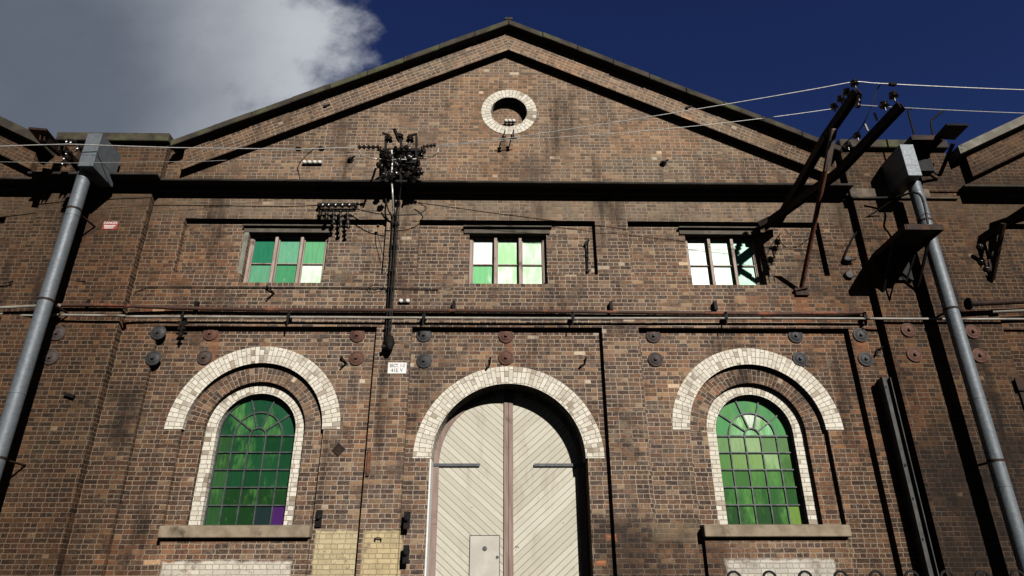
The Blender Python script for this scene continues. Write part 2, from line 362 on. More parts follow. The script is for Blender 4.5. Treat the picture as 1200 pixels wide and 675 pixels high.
def boards():
    """cream paint on diagonal tongue-and-groove boards, meeting in a V at the middle"""
    N = NT('cream_boards'); x, y, z, P = N.pos()
    ax = N.math('ABSOLUTE', N.math('SUBTRACT', x, CX))
    d = N.math('DIVIDE', N.math('SUBTRACT', N.math('MULTIPLY', z, 0.755), N.math('MULTIPLY', ax, 0.656)), 0.108)
    idx = N.math('FLOOR', d); fr = N.math('SUBTRACT', d, idx)
    e = N.math('MULTIPLY', N.math('MINIMUM', fr, N.math('SUBTRACT', 1.0, fr)), 0.108)
    sd = N.math('GREATER_THAN', x, CX)
    rid, _ = N.white(idx, sd); rid2, _ = N.white(idx, N.math('ADD', sd, 5.0))
    gw = N.math('ADD', 0.002, N.math('MULTIPLY', rid2, 0.0035))
    g = N.ss(N.math('SUBTRACT', e, gw), -0.001, 0.003)
    col = N.mix(rid, (0.49,0.46,0.365), (0.59,0.56,0.46))
    st = N.noise(N.vec(N.math('MULTIPLY', d, 3.0), N.math('MULTIPLY', N.math('ADD', z, ax), 1.2), sd), 1.6, 5, 0.65)
    col = N.mix(N.ss(st, 0.52, 0.72, 0, 0.5), col, (0.36,0.29,0.18))
    chip = N.noise(P, 7, 5, 0.7, stretch=(1,1,1))
    low = N.ss(z, 3.8, 1.0, 0.0, 0.06)
    col = N.mix(N.ss(N.math('ADD', chip, low), 0.685, 0.715), col, (0.12,0.095,0.07))
    grime = N.noise(P, 2.2, 6, 0.7, stretch=(1.6,1.0,0.5), off=4.0)
    col = N.mix(N.ss(grime, 0.50, 0.72, 0, 0.5), col, (0.33,0.29,0.215))
    col = N.mix(N.ss(N.noise(P, 1.2, 4), 0.45, 0.7, 0, 0.25), col, (0.45,0.42,0.35))
    gc = N.mix(rid2, (0.10,0.085,0.06), (0.30,0.26,0.18))
    col = N.mix(g, gc, col)
    return N.out(col, 0.62, normal=N.bump(N.math('ADD', g, N.math('MULTIPLY', chip, 0.3)), 0.7, 0.006), spec=0.3)
M['boards'] = boards()
def glass(name, streak, lo, hi, scale=3.0, coat=0.6, rough=0.3):
    """pane tint (mesh attribute) and streaks, with glint and reflections painted into the colour"""
    N = NT(name); x, y, z, P = N.pos()
    at_ = N.n('ShaderNodeAttribute', attribute_name='tint'); c = at_.outputs['Color']; al = at_.outputs['Alpha']
    n1 = N.noise(P, scale, 5, 0.65, stretch=(1.0,1.0,0.45)); n2 = N.noise(P, scale*4, 4, 0.6, stretch=(3.0,1.0,0.35), off=3.0)
    f = N.math('ADD', N.math('MULTIPLY', n1, 0.7), N.math('MULTIPLY', n2, 0.3))
    f2 = N.ss(N.math('ADD', f, N.math('MULTIPLY', N.math('SUBTRACT', al, 0.5), 0.5)), lo, hi)
    col = N.mix(f2, c, streak)
    col = N.mix(N.ss(n2, 0.4, 0.7, 0.0, 0.35), col, N.mix(1.0, col, (0.45,0.55,0.45), 'MULTIPLY'))
    return N.out(col, rough, normal=N.bump(n1, 0.15, 0.01), spec=0.5 if rough < 0.3 else 0.25, coat=coat)
M['glass_dark'] = glass('green_glass', (0.13,0.33,0.08), 0.46, 0.76, 3.5, 0.0, 0.14)
M['glass_light'] = glass('pale_green_glass', (0.88,0.97,0.86), 0.44, 0.60, 2.2, 0.0, 0.35)

# ------------------------------------------------------------------ ground
g = MB(); g.add([(-600,-600,0),(600,-600,0),(600,600,0),(-600,600,0)], [(0,1,2,3)])
tag(obj('ground', g, M['asphalt']), kind='structure')
g = MB().box(-40, 40, -2.2, -0.26, 0.004, 0.12); tag(obj('pavement', g, M['concreteslab'], bevel=0.01), kind='structure')

# ------------------------------------------------------------------ the hall
def arch_loop(cx, cz, r, zb, n=40):
    return [(cx-r, zb)]+[(cx-r*math.cos(PI*i/n), cz+r*math.sin(PI*i/n)) for i in range(n+1)]+[(cx+r, zb)]
def rectl(x0, x1, z0, z1): return [(x0,z0),(x0,z1),(x1,z1),(x1,z0)]
XL, XR = -7.62, 7.88
RT, RB = 9.23, 7.91            # top and bottom of the three shallow upper recesses
hall = thing('brick_hall', 'gabled brown brick hall with cream double doors, round gable opening and green windows', 'brick building', (CX, 0, 0))
# front skin: comb shape around the three tall lower recesses
T = 6.71
skin = [(XL,0),(XL,9.86),(XR,9.86),(XR,0),(7.19,0),(7.19,T),(2.85,T),(2.85,0),(2.10,0),(2.10,T),(-1.78,T),(-1.78,0),(-2.49,0),(-2.49,T),(-6.90,T),(-6.90,0)]
w = MB()
WN = [(-5.46,-3.735,7.69,8.94), (-0.665,1.02,7.69,8.95), (4.08,5.67,7.69,8.96)]
def rec(x0, x1, q): return [(x0,RB),(x0,RT),(x1,RT),(x1,RB),(q[1],RB),(q[1],q[2]),(q[0],q[2]),(q[0],RB)]
w.panel(skin, [rec(-6.85,-2.47,WN[0]), rec(-1.76,2.09,WN[1]), rec(2.81,7.06,WN[2])], 0.0, 0.13)
w.panel([(XL,0),(XL,10.1),(XR,10.1),(XR,0)],
        [arch_loop(CX, DZ, 1.50, 0.05), arch_loop(LX, AZ, 1.36, 2.80), arch_loop(RX, AZ, 1.36, 2.80)]+[rectl(*q) for q in WN], 0.1301, 0.55)
# gable wall
GA, GE = (CX, 14.45), 11.0
w.panel([(XL,9.861),(XL,10.95),(CX,14.55),(XR,10.95),(XR,9.861)], [[(0.205+0.46*math.cos(2*PI*i/40), 12.205+0.46*math.sin(2*PI*i/40)) for i in range(40)]], 0.0, 0.128)
w.panel([(XL,10.0),(XL,10.90),(CX,14.50),(XR,10.90),(XR,10.0)], [], 0.30, 0.52)
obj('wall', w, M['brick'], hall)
obj('oculus_backing', MB().panel([(0.205+0.6*math.cos(2*PI*i/40), 12.205+0.6*math.sin(2*PI*i/40)) for i in range(40)], [], 0.24, 0.299), M['brick'], hall)
# piers at both ends
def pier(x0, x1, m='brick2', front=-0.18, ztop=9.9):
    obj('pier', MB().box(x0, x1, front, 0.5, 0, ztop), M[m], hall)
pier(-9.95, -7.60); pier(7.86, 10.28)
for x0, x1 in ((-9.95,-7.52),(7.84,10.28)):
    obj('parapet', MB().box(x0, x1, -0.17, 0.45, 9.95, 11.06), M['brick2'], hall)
    obj('coping', MB().box(x0-0.04, x1+0.04, -0.30, 0.5, 11.062, 11.28), M['coping'], hall, bevel=0.015)
# raking brick band and coping
def rake(z_off0, z_off1, y0, y1, x_in, mb, ext=0.0):
    s = math.tan(SL); za = 14.57
    L = x_in
    mb.add([], [])
    pts = [(CX-L, za-s*L+z_off0), (CX, za+z_off0), (CX+L, za-s*L+z_off0), (CX+L, za-s*L+z_off1), (CX, za+z_off1), (CX-L, za-s*L+z_off1)]
    mb.panel(pts, [], y0, y1); return mb
obj('gable_band', rake(-0.60, 0.0, -0.19, 0.05, 7.3, MB()), M['brickslope'], hall)
cop = MB(); s_ = math.tan(SL)
nseg = 9
for sd in (-1, 1):
    for k in range(nseg):
        a, b = 7.55*k/nseg, 7.55*(k+1)/nseg-0.012
        if k == 0: a = 0.006
        j = random.uniform(-0.012, 0.012); jy = random.uniform(-0.012, 0.012)
        ps = [(CX+sd*a, 14.575-s_*a+j), (CX+sd*b, 14.575-s_*b+j), (CX+sd*b, 14.575-s_*b+0.16+j), (CX+sd*a, 14.575-s_*a+0.16+j)]
        cop.panel(ps, [], -0.42+jy, 0.52)
        ps2 = [(p[0], p[1]+(0.155 if i < 2 else 0.05)) for i, p in enumerate(ps)]
        cop.panel(ps2, [], -0.36+jy, 0.50)
cop.box(CX-0.10, CX+0.10, -0.395, 0.4, 14.76, 14.84)
obj('gable_coping', cop, M['coping'], hall, bevel=0.012)
# cornice with gutter
cn = MB()
cn.box(-7.50, 7.82, -0.40, 0.02, 9.945, 10.00); cn.box(-7.50, 7.82, -0.16, 0.02, 9.84, 9.943); cn.box(-7.50, 7.82, -0.06, 0.02, 9.78, 9.838)
cn.box(-10.1, -7.36, -0.60, -0.15, 9.95, 10.01); cn.box(-10.0, -7.45, -0.34, -0.15, 9.84, 9.948); cn.box(-10.0, -7.50, -0.24, -0.15, 9.78, 9.838)
obj('cornice', cn, M['cornice'], hall, bevel=0.01)
cn = MB(); cn.box(7.80, 9.6, -0.225, -0.12, 9.76, 9.99); cn.box(7.80, 10.2, -0.25, -0.12, 9.72, 9.758)
obj('worn_cornice', cn, M['palestone'], hall, bevel=0.015)
# fine string line above the upper recesses
rf = MB()
for sd in (-1, 1):
    rf.panel([(CX, 14.40), (CX+sd*7.7, 10.55), (CX+sd*7.7, 10.40), (CX, 14.25)], [], 0.53, 30)
rf.box(XL, XL+0.3, 0.56, 30, 0, 10.4); rf.box(XR-0.3, XR, 0.56, 30, 0, 10.4); rf.box(XL, XR, 29.7, 30, 0, 10.4)
obj('roof', rf, M['roof'], hall)

# arch surrounds
obj('door_arch', MB().ring(CX, DZ, 1.466, 1.823, 0.124, 0.64, n=80), M['w_door'], hall)
obj('round_surround', MB().ring(0.205, 12.205, 0.43, 0.66, -0.012, 0.239, 0, 2*PI, 72), M['w_oc'], hall)
def arched_window(cx, tag_, cols):
    obj('outer_arch', MB().ring(cx, AZ, 1.33, 1.675, 0.118, 0.30, n=80), M['w_'+tag_], hall)
    m = MB().panel(arch_loop(cx, AZ, 1.40, 2.82), [arch_loop(cx, AZ, 0.975, 2.83)], 0.235, 0.45)
    obj('arch_order', m, M['b_'+tag_], hall)
    m = MB().panel(arch_loop(cx, AZ, 1.02, 2.84), [arch_loop(cx, AZ, 0.765, 2.85)], 0.345, 0.60)
    obj('inner_arch', m, M['s_'+tag_], hall)
    wd = thing_part('arched_window', (cx, 0.42, 2.95), hall)
    gl = MB(); gl.cur = None
    xs = [cx-0.79+1.58*i/5 for i in range(6)]; zr = [2.88, 3.28, 3.61, 3.94, 4.27, 4.60]
    def pane(poly, c):
        gl.cur = c; gl.add([(p[0], 0.515, p[1]) for p in poly], [tuple(range(len(poly)))])
    for i in range(5):
        for j in range(5): pane([(xs[i],zr[j]),(xs[i+1],zr[j]),(xs[i+1],zr[j+1]),(xs[i],zr[j+1])], cols(i, j))
    c0 = (cx, 4.60)
    rr = [0.0, 0.15, 0.46, 0.81]
    for k in range(3):
        for i in range(5):
            a0, a1 = PI*i/5, PI*(i+1)/5; n = 6
            if k == 0 and i: continue
            if k == 0: a1 = PI
            arc = [(c0[0]+rr[k+1]*math.cos(a0+(a1-a0)*t/n), c0[1]+rr[k+1]*math.sin(a0+(a1-a0)*t/n)) for t in range(n+1)]
            inn = [(c0[0]+rr[k]*math.cos(a0+(a1-a0)*t/n), c0[1]+rr[k]*math.sin(a0+(a1-a0)*t/n)) for t in range(n, -1, -1)] if k else []
            pane(arc+inn, cols(4-i, 5+k))
    obj('glass', gl, M['glass_dark'], wd)
    b = MB(); bw = 0.0115
    for x in xs[1:-1]: b.box(x-bw, x+bw, 0.485, 0.514, 2.86, 4.60)
    for z in zr[1:]: b.box(cx-0.78, cx+0.78, 0.480, 0.513, z-bw-(0.004 if z == 4.60 else 0), z+bw)
    b.ring(cx, 4.60, 0.138, 0.165, 0.483, 0.5135, 0, PI, 24); b.ring(cx, 4.60, 0.448, 0.476, 0.483, 0.5135, 0, PI, 40)
    for i in range(1, 5):
        a = PI*i/5; d = Vector((math.cos(a), 0, math.sin(a)))
        p = Vector((cx, 0.498, 4.60)); b.beam(p+d*0.15, p+d*0.80, 0.026, 0.026, up=(0,1,0))
    obj('glazing_bars', b, M['lead'], wd)
    obj('window_frame', MB().panel(arch_loop(cx, AZ, 0.82, 2.86), [arch_loop(cx, AZ, 0.735, 2.90)], 0.475, 0.5125), M['lead'], wd)
def thing_part(name, loc, parent):
    o = bpy.data.objects.new(name, None); C.objects.link(o); o.parent = parent; o.location = Vector(loc)-loc_abs(parent); return o
rnd = random.Random(3)
def cols_left(i, j):
    v = rnd.uniform(0.75, 1.2)
    if i == 4 and j == 0: return (0.062,0.018,0.115,-0.6)
    if i == 3 and j == 0: return (0.014,0.030,0.030,-0.5)
    base = (0.012,0.085,0.020) if j < 2 else (0.012,0.125,0.038)
    if i == 0: base = (0.035,0.19,0.05)
    if j >= 5: base = (0.016,0.150,0.055)
    return (base[0]*v*.9, base[1]*v*.5, base[2]*v*.62, rnd.uniform(0.25, 0.6))
def cols_right(i, j):
    v = rnd.uniform(0.85, 1.15)
    t = {5:(0.32,0.60,0.34), 6:(0.26,0.55,0.28), 7:(0.07,0.26,0.10)}.get(j)
    if (i, j) in ((3,6),(2,6)): t = (0.80,0.90,0.74)  # bright fan panes: reflected highlight painted into the tint
    if (i, j) in ((1,6),(2,5)): t = (0.45,0.72,0.42)
    if t: return (t[0]*v, t[1]*v, t[2]*v, rnd.uniform(0.5, 0.9))
    base = [(0.035,0.11,0.055), (0.050,0.18,0.080), (0.09,0.26,0.11), (0.15,0.35,0.16), (0.20,0.40,0.24)][j]
    if i == 4: base = tuple(b*0.75 for b in base)
    if (i, j) in ((3,3),(2,4),(1,4)): base = (0.42,0.66,0.50)
    if (i, j) in ((2,3),(1,3)): base = (0.26,0.46,0.24)
    if (i, j) == (4, 0): base = (0.20,0.36,0.12)
    base = (base[0]*0.70, base[1]*0.66, base[2]*0.42)
    return (base[0]*v, base[1]*v, base[2]*v, rnd.uniform(0.35, 0.65))
arched_window(LX, 'left', cols_left); arched_window(RX, 'right', cols_right)
for x0, x1 in ((-6.03,-3.36),(3.71,6.37)):
    sl = MB().box(x0, x1, -0.09, 0.45, 2.66, 2.86)
    sl.add([(x0+.02,-0.08,2.861),(x1-.02,-0.08,2.861),(x1-.02,0.50,2.93),(x0+.02,0.50,2.93),(x0+.02,0.50,2.861),(x1-.02,0.50,2.861)], [(0,1,2,3),(0,4,5,1),(0,3,4),(1,5,2),(2,5,4,3)])
    obj('window_sill', sl, M['stone'], hall, bevel=0.012)
    a0, a1 = x0+0.02, x1-0.02
    obj('apron', MB().box(a0, a1, 0.03, 0.2, 0, 2.655), M['brick'], hall)

# upper windows
WC = [[(0.022,0.19,0.10,0.05),(0.15,0.41,0.25,0.15),(0.14,0.42,0.20,0.15),(0.13,0.36,0.21,0.12),(0.07,0.31,0.14,0.22),(0.50,0.78,0.45,0.66)],
      [(0.90,0.93,0.88,1.0),(0.42,0.78,0.38,0.48),(0.52,0.86,0.50,0.50),(0.20,0.58,0.24,0.36),(0.45,0.80,0.40,0.52),(0.48,0.82,0.42,0.50)],
      [(0.88,0.95,0.90,1.0),(0.55,0.86,0.56,0.45),(0.10,0.45,0.26,0.10),(0.88,0.95,0.90,1.0),(0.42,0.74,0.44,0.42),(0.14,0.48,0.26,0.40)]]  # sun glint on the white panes, shadow on the right ones, painted as tint
for k, (x0, x1, z0, z1) in enumerate(WN):
    wn = thing_part('window', ((x0+x1)/2, 0.25, z0), hall)
    hd = MB().box(x0-0.14, x1+(0.12 if k else 0.10), 0.02, 0.16, z1+0.13, z1+0.165); hd.box(x0-0.12, x1+0.08, 0.09, 0.16, z1+0.004, z1+0.128)
    obj('hood', hd, M['concrete'], wn, bevel=0.006)
    f = MB(); yf = 0.25
    wdt = (x1-x0)
    ps = [x0+0.035, x0+0.035+(wdt-0.07)/3, x0+0.035+2*(wdt-0.07)/3, x1-0.035]
    for i, px in enumerate(ps): f.box(px-0.032, px+0.032, yf-(0.05 if 0 < i < 3 else 0), yf+0.09, z0+0.002, z1-(0.04 if 0 < i < 3 else 0.003))
    for i in range(3):
        a, b = ps[i]+0.034, ps[i+1]-0.034
        f.box(a, b, yf+0.01, yf+0.08, z0+0.004, z0+0.05); f.box(a, b, yf+0.01, yf+0.08, z1-0.05, z1-0.006)
        f.box(a, a+0.022, yf+0.02, yf+0.075, z0+0.051, z1-0.051); f.box(b-0.022, b, yf+0.02, yf+0.075, z0+0.051, z1-0.051)
        zm = z0+0.05+(z1-z0-0.19)*0.50
        f.box(a+0.023, b-0.023, yf+0.022, yf+0.07, zm-0.013, zm+0.013)
    obj('window_frame', f, M['frame'], wn, bevel=0.004)
    gl = MB()
    zm = z0+0.05+(z1-z0-0.19)*0.50
    for i in range(3):
        a, b = ps[i]+0.02, ps[i+1]-0.02
        gl.cur = WC[k][i]; gl.add([(a,yf+0.06,zm),(b,yf+0.06,zm),(b,yf+0.06,z1-0.05),(a,yf+0.06,z1-0.05)], [(0,1,2,3)])
        gl.cur = WC[k][i+3]; gl.add([(a,yf+0.06,z0+0.02),(b,yf+0.06,z0+0.02),(b,yf+0.06,zm),(a,yf+0.06,zm)], [(0,1,2,3)])
    obj('glass', gl, M['glass_light'], wn)
    if k == 0:
        obj('jamb', MB().box(x0-0.10, x0-0.003, 0.10, 0.24, z0, z1+0.02), M['framegreen'], wn, bevel=0.005)

# doors
YD = 0.62
def leaf(sd):
    d = thing_part('door', (CX+sd*0.7, YD, 0.05), hall)
    n = 32
    arc = [(CX+sd*1.49*math.sin(PI/2*i/n), DZ+1.49*math.cos(PI/2*i/n)) for i in range(n+1)]
    x0 = CX+sd*0.004
    poly = [(x0, 0.06), (x0, DZ+1.49)]+arc[1:]+[(CX+sd*1.49, 0.06)]
    obj('door_panel', MB().panel(poly, [], YD, YD+0.06), M['boards'], d)
    f = MB()
    f.box(min(x0, x0+sd*0.085), max(x0, x0+sd*0.085), YD-0.035, YD-0.001, 0.06, DZ+1.47)
    ins = [(CX+sd*1.36*math.sin(PI/2*i/n), DZ+1.36*math.cos(PI/2*i/n)) for i in range(n+1)]
    k0 = 4
    out = arc[k0:]; inn = ins[k0:]
    f.panel(out+[(CX+sd*1.49, 0.06), (CX+sd*1.33, 0.06)]+inn[::-1], [], YD-0.03, YD-0.0005)
    obj('door_frame', f, M['mauve'], d)
    a, b = sorted((CX+sd*1.46, CX+sd*(0.56 if sd < 0 else 0.50)))
    st = MB().box(a, b, YD-0.046, YD-0.0305, 4.02, 4.075)
    for i in range(6): st.lathe((a+0.08+(b-a-0.16)*i/5, YD-0.046, 4.047), (0,-1,0), [(0,0.012),(0.008,0.010)], 8)
    obj('strap_hinge', st, M['strap'], d)
    if sd < 0:
        wk = at(551, 628, -0.60); w2 = at(587, 628, -0.60)
        p = MB().box(wk.x, w2.x-0.03, YD-0.020, YD-0.0015, 0.35, wk.z)
        wk_o = obj('wicket_door', p, M['wicket'], d, bevel=0.004)
        obj('wicket_gap_shade', MB().box(wk.x-0.012, w2.x-0.018, YD-0.006, YD-0.0008, 0.30, wk.z+0.014), M['blackpaint'], wk_o)  # black sheet behind the wicket stands in for the shadow in its gap
        q = at(568, 643, -0.60); q2 = at(584, 653, -0.60)
        obj('lock', MB().lathe((q.x, YD-0.020, q.z), (0,-1,0), [(0,0.045),(0.01,0.04),(0.012,0.02)], 16), M['strap'], wk_o); obj('lock', MB().lathe((q2.x-0.02, YD-0.020, q2.z), (0,-1,0), [(0,0.03),(0.01,0.025)], 12), M['strap'], wk_o)
leaf(-1); leaf(1)
obj('door_stop', MB().box(CX-0.15, CX+0.15, YD+0.062, YD+0.12, 0.06, DZ+1.48), M['mauve'], hall)
for q in (-1.60, 1.5005): obj('door_reveal', MB().box(CX+q, CX+q+0.0995, 0.5505, 0.70, 0, DZ), M['brick'], hall)
obj('door_jamb', MB().box(CX-1.499, CX-1.47, 0.14, 0.60, 0.1, DZ), M['whitepaint'], hall)

# tie-rod anchor plates
def plate_mesh(mat, name='anchor_plate'):
    m = MB().lathe((0,0,0), (0,-1,0), [(0,0.150),(0.018,0.155),(0.030,0.148),(0.034,0.125),(0.026,0.12),(0.036,0.085),(0.040,0.08),(0.040,0.045),(0.052,0.042),(0.055,0.0)], 28)
    m.beam((0,-0.05,0), (0,-0.085,0), 0.045, 0.045)
    return m
first = {}
PL = [(186,390,0,'plate_grey'),(180,420,0,'plate_grey'),(247,391,.0,'plate_rust'),(240,419,0,'plate_brown'),(419,393,-.13,'plate_rust'),(418,420,-.13,'plate_rust'),
      (497,393,-.13,'plate_grey'),(497,423,-.13,'plate_grey'),(593,394,-.13,'plate_rust'),(593,419.5,-.13,'plate_rust'),(765.5,394,-.13,'plate_brown'),(768,421.5,-.13,'plate_brown'),
      (932,394,-.13,'plate_grey'),(937,421,-.13,'plate_grey'),(1008,393,0,'plate_grey'),(1014,421,0,'plate_grey'),(1064,387,.18,'plate_rust'),(1071,416,.18,'plate_rust'),
      (1139,389,.18,'plate_rust'),(1147,417,.18,'plate_rust'),(68,391,.18,'plate_brown'),(60,419,.18,'plate_brown')]
PLAB = {'plate_grey':'round grey painted anchor plate', 'plate_rust':'round rusty red anchor plate', 'plate_brown':'round dull brown anchor plate'}
def plate_at(px, py, dl, mk, parent):
    p = at(px, py, -0.13 if (dl == 0 and 190 < px < 990) else dl)
    if mk not in first:
        o = obj('anchor_plate', plate_mesh(mk), M[mk], parent, smooth=True, origin=(0,0,0)); o.location = p-loc_abs(parent); first[mk] = o
    else: o = cp(first[mk], p, parent)
    tag(o, PLAB[mk]); o['label'] = PLAB[mk]
    return o
for q in PL: plate_at(*q, hall)
for px, py in ((382,127),(411,188),(777,192),(804,129)):
    p = at(px, py, 0.13 if py < 150 else 0.0)
    m = MB().lathe(p, (0,-1,0), [(0,0.07),(0.04,0.07),(0.05,0.05),(0.10,0.03),(0.11,0.0)], 14)
    m.beam(p+Vector((-0.05,-0.06,-0.02)), p+Vector((0.11,-0.08,0.06)), 0.03, 0.03)
    obj('tie_rod_end', m, M['black'], hall)

# ------------------------------------------------------------------ neighbouring halls of the row
def neighbour(sd, x0, label):
    h = thing('brick_hall', label, 'brick building', (x0+sd*6, 0, 0), None)
    xa, xb = sorted((x0, x0+sd*15.5)); cx = (xa+xb)/2
    hw = 15.5/2
    w = MB()
    cols = [xa, xa+0.7, xa+5.1, xa+5.8, xa+9.7, xa+10.4, xa+14.8, xb]
    sk = [(xa,0),(xa,9.86),(xb,9.86),(xb,0)]
    ol = [(xa,0),(xa,9.86),(xb,9.86),(xb,0),(cols[6],0),(cols[6],T),(cols[5],T),(cols[5],0),(cols[4],0),(cols[4],T),(cols[3],T),(cols[3],0),(cols[2],0),(cols[2],T),(cols[1],T),(cols[1],0)]
    w.panel(ol, [rectl(cols[1]+.05,cols[2],RB,RT), rectl(cols[3],cols[4],RB,RT), rectl(cols[5],cols[6]-.05,RB,RT)], 0.0, 0.13)
    w.panel([(xa,0),(xa,10.1),(xb,10.1),(xb,0)], [], 0.1301, 0.55)
    s = math.tan(SL)
    w.panel([(xa,9.9),(xa,10.95),(cx,14.55),(xb,10.95),(xb,9.9)], [], 0.0, 0.5)
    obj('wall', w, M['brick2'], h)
    def rk(o0, o1, y0, y1, L, m):
        return m.panel([(cx-L,14.57-s*L+o0),(cx,14.57+o0),(cx+L,14.57-s*L+o0),(cx+L,14.57-s*L+o1),(cx,14.57+o1),(cx-L,14.57-s*L+o1)], [], y0, y1)
    obj('gable_band', rk(-0.60, 0.0, -0.19, 0.05, 7.3, MB()), M['brick_n%d' % sd], h)
    obj('gable_coping', rk(0.005, 0.22, -0.42, 0.52, 7.6, MB()), M['coping' if sd < 0 else 'coping_r'], h)
    c = MB().box(xa+.02, xb-.02, -0.40, 0.02, 9.945, 10.00).box(xa+.02, xb-.02, -0.16, 0.02, 9.84, 9.943).box(xa+.02, xb-.02, -0.06, 0.02, 9.78, 9.838)
    obj('cornice', c, M['cornice'], h, bevel=0.01)
    r = MB()
    for q in (-1, 1): r.panel([(cx,14.40),(cx+q*7.7,10.55),(cx+q*7.7,10.40),(cx,14.25)], [], 0.53, 30)
    obj('roof', r, M['roof'], h)
    return h
M['coping_r'] = simple('weathered_capping', (0.13,0.12,0.095), (0.22,0.205,0.17), 2.0, 0.85, c3=(0.04,0.035,0.028), t3=(0.5,0.55), bumpd=0.012)
for sd, x0 in ((-1,-9.95),(1,10.28)):
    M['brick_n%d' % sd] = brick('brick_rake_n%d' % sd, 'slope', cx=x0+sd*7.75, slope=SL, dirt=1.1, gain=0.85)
hl = neighbour(-1, -9.95, 'dark brown brick hall at the left edge with an identical sloping gable')
hr = neighbour(1, 10.28, 'dark brown brick hall at the right edge with weathered pale capping on its gable')
for q in ((1190,393,-.13,'plate_grey'),(1198,421,-.13,'plate_grey')): plate_at(*q, hr)
# rusted lintel and pale infill of the left hall's bay
a = at(0,378,.0); b = at(37,423,.0)
obj('lintel_panel', MB().box(-13.5, b.x, 0.06, 0.14, b.z, a.z-0.02), M['rust2'] if 'rust2' in M else simple('rusty_lintel', (0.07,0.035,0.02), (0.14,0.085,0.035), 2.5, 0.8, c3=(0.05,0.02,0.02)), hl)
b2 = at(22, 452, 0)
obj('infill_panel', MB().box(-13.5, b2.x, 0.08, 0.145, b2.z, b.z-0.01), simple('pale_infill', (0.12,0.115,0.085), (0.17,0.16,0.12), 2, 0.85), hl)

# ------------------------------------------------------------------ pipes and cables on the wall
def P_(*pts): return [at(*p) for p in pts]
def clips(mb, a, b, n, r, dl):
    for i in range(n):
        p = a.lerp(b, (i+0.5)/n); mb.box(p.x-0.02, p.x+0.02, -dl+0.0, 0.02, p.z-r-0.015, p.z+r+0.015)
t = thing('service_pipe', 'dark rusty steel pipe running the hall width, upper one of the pair', 'pipe', at(100, 358, .1))
m = MB().tube(P_((62,357.5,.28),(146,357.8,.28),(150,358.5,.18),(205,361,.10),(300,363,.09),(600,364.5,.09),(900,368,.09),(1012,366.5,.09)), 0.038, 10)
obj('pipe', m, M['rustpipe'] if 'rustpipe' in M else simple('rusty_pipe', (0.055,0.030,0.022), (0.09,0.045,0.030), 3, 0.7, 0.2, 0.003, c3=(0.21,0.075,0.04), t3=(0.54,0.62), stretch=(0.5,2,2)), t, smooth=True)
for px in (107,230,532,716,838):
    p = at(px, 361, .05); obj('pipe_bracket', MB().box(p.x-0.03, p.x+0.03, -0.21 if px == 107 else -0.12, -0.176 if px == 107 else 0.005, p.z-0.06, p.z+0.13), M['black'], t)
t = thing('service_pipe', 'thin pale grey pipe clipped below the rusty pipe, lower one of the pair', 'pipe', at(100, 370, .1))
m = MB().tube(P_((62,369,.32),(140,370,.32),(147,371,.22),(160,371,.14),(300,371.5,.135),(600,373,.135),(900,373,.135),(1018,373.5,.135)), 0.026, 10)
m.tube(P_((1018,373.5,.135),(1030,373.5,.27),(1140,374,.27),(1200,374,.27),(1240,374.5,.27)), 0.026, 10)
obj('pipe', m, M['greypipe'], t, smooth=True)
for px in (215,339,497,671,850,1013):
    p = at(px, 372, .1); br = MB().beam(p+Vector((0.0,-0.06,0.10)), p+Vector((-0.02,-0.02,-0.18)), 0.03, 0.05); br.box(p.x-0.035, p.x+0.035, -0.17, 0.005, p.z-0.04, p.z+0.05)
    obj('pipe_bracket', br, M['black'], t)
m = MB().tube(P_((-30,360.5,.3),(0,360.5,.3),(46,358.5,.32),(70,357.5,.5)), 0.030, 8)
tag(obj('service_pipe', m, M['greypipe'], smooth=True), 'short pale pipe bending behind the duct at the left edge', 'pipe')
m = MB().tube(P_((-30,369,.1),(6,368,.1),(14,369.5,.12),(60,370,.30)), 0.022, 8)
tag(obj('service_pipe', m, M['greypipe'], smooth=True), 'thin lower pipe at the left edge running to the duct', 'pipe')
t = thing('flanged_pipe', 'dark pipe with a flanged open end on the right hand brickwork', 'pipe', at(1170, 354, .3))
obj('pipe', MB().tube(P_((1136,356,.42),(1180,354,.42),(1240,351,.42)), 0.055, 12), M['steel'], t, smooth=True)
p = at(1135, 356, .42)
obj('flange', MB().lathe(p, (1,0,0), [(-0.02,0.125),(0.02,0.125),(0.021,0.06),(0.06,0.06)], 16), M['black'], t)
m = MB().tube(P_((1162,365,.25),(1200,363.5,.25),(1240,362,.25)), 0.045, 10)
tag(obj('service_pipe', m, M['greypipe'], smooth=True), 'stub of grey pipe under the flanged pipe at the right edge', 'pipe')
def sag(a, b, s, n=10):
    a = Vector(a); b = Vector(b)
    return [a.lerp(b, i/n)-Vector((0,0,4*s*(i/n)*(1-i/n))) for i in range(n+1)]
m = MB().tube(P_((158,342,.03),(170,338,.03),(185,336,.03),(320,336.5,.03),(430,337.5,.03),(514,339,.03)), 0.010, 6)
m.tube(P_((430,337.5,.04),(440,334,.06),(450,336,.06),(436,341,.05),(430,337.5,.04)), 0.008, 6)
tag(obj('wall_cable', m, M['blackcable']), 'thin black cable clipped level along the brick under the windows', 'cable')
m = MB().tube(P_((443,265,.03),(443,276,.04),(446,288,.04),(449,302,.03)), 0.008, 6)
m.lathe(at(443,265,.02), (0,-1,0), [(0,0.035),(0.03,0.03)], 10)
tag(obj('wall_cable', m, M['blackcable']), 'short black cable hanging from a bolt beside the vertical conduits', 'cable')
m = MB().tube(P_((100,329.5,.20),(15,329.5,.02),(14,333,.02),(0,335,.02),(-20,335,.02)), 0.010, 6)
tag(obj('wall_cable', m, M['blackcable']), 'thin black cable above the pipes behind the left duct', 'cable')

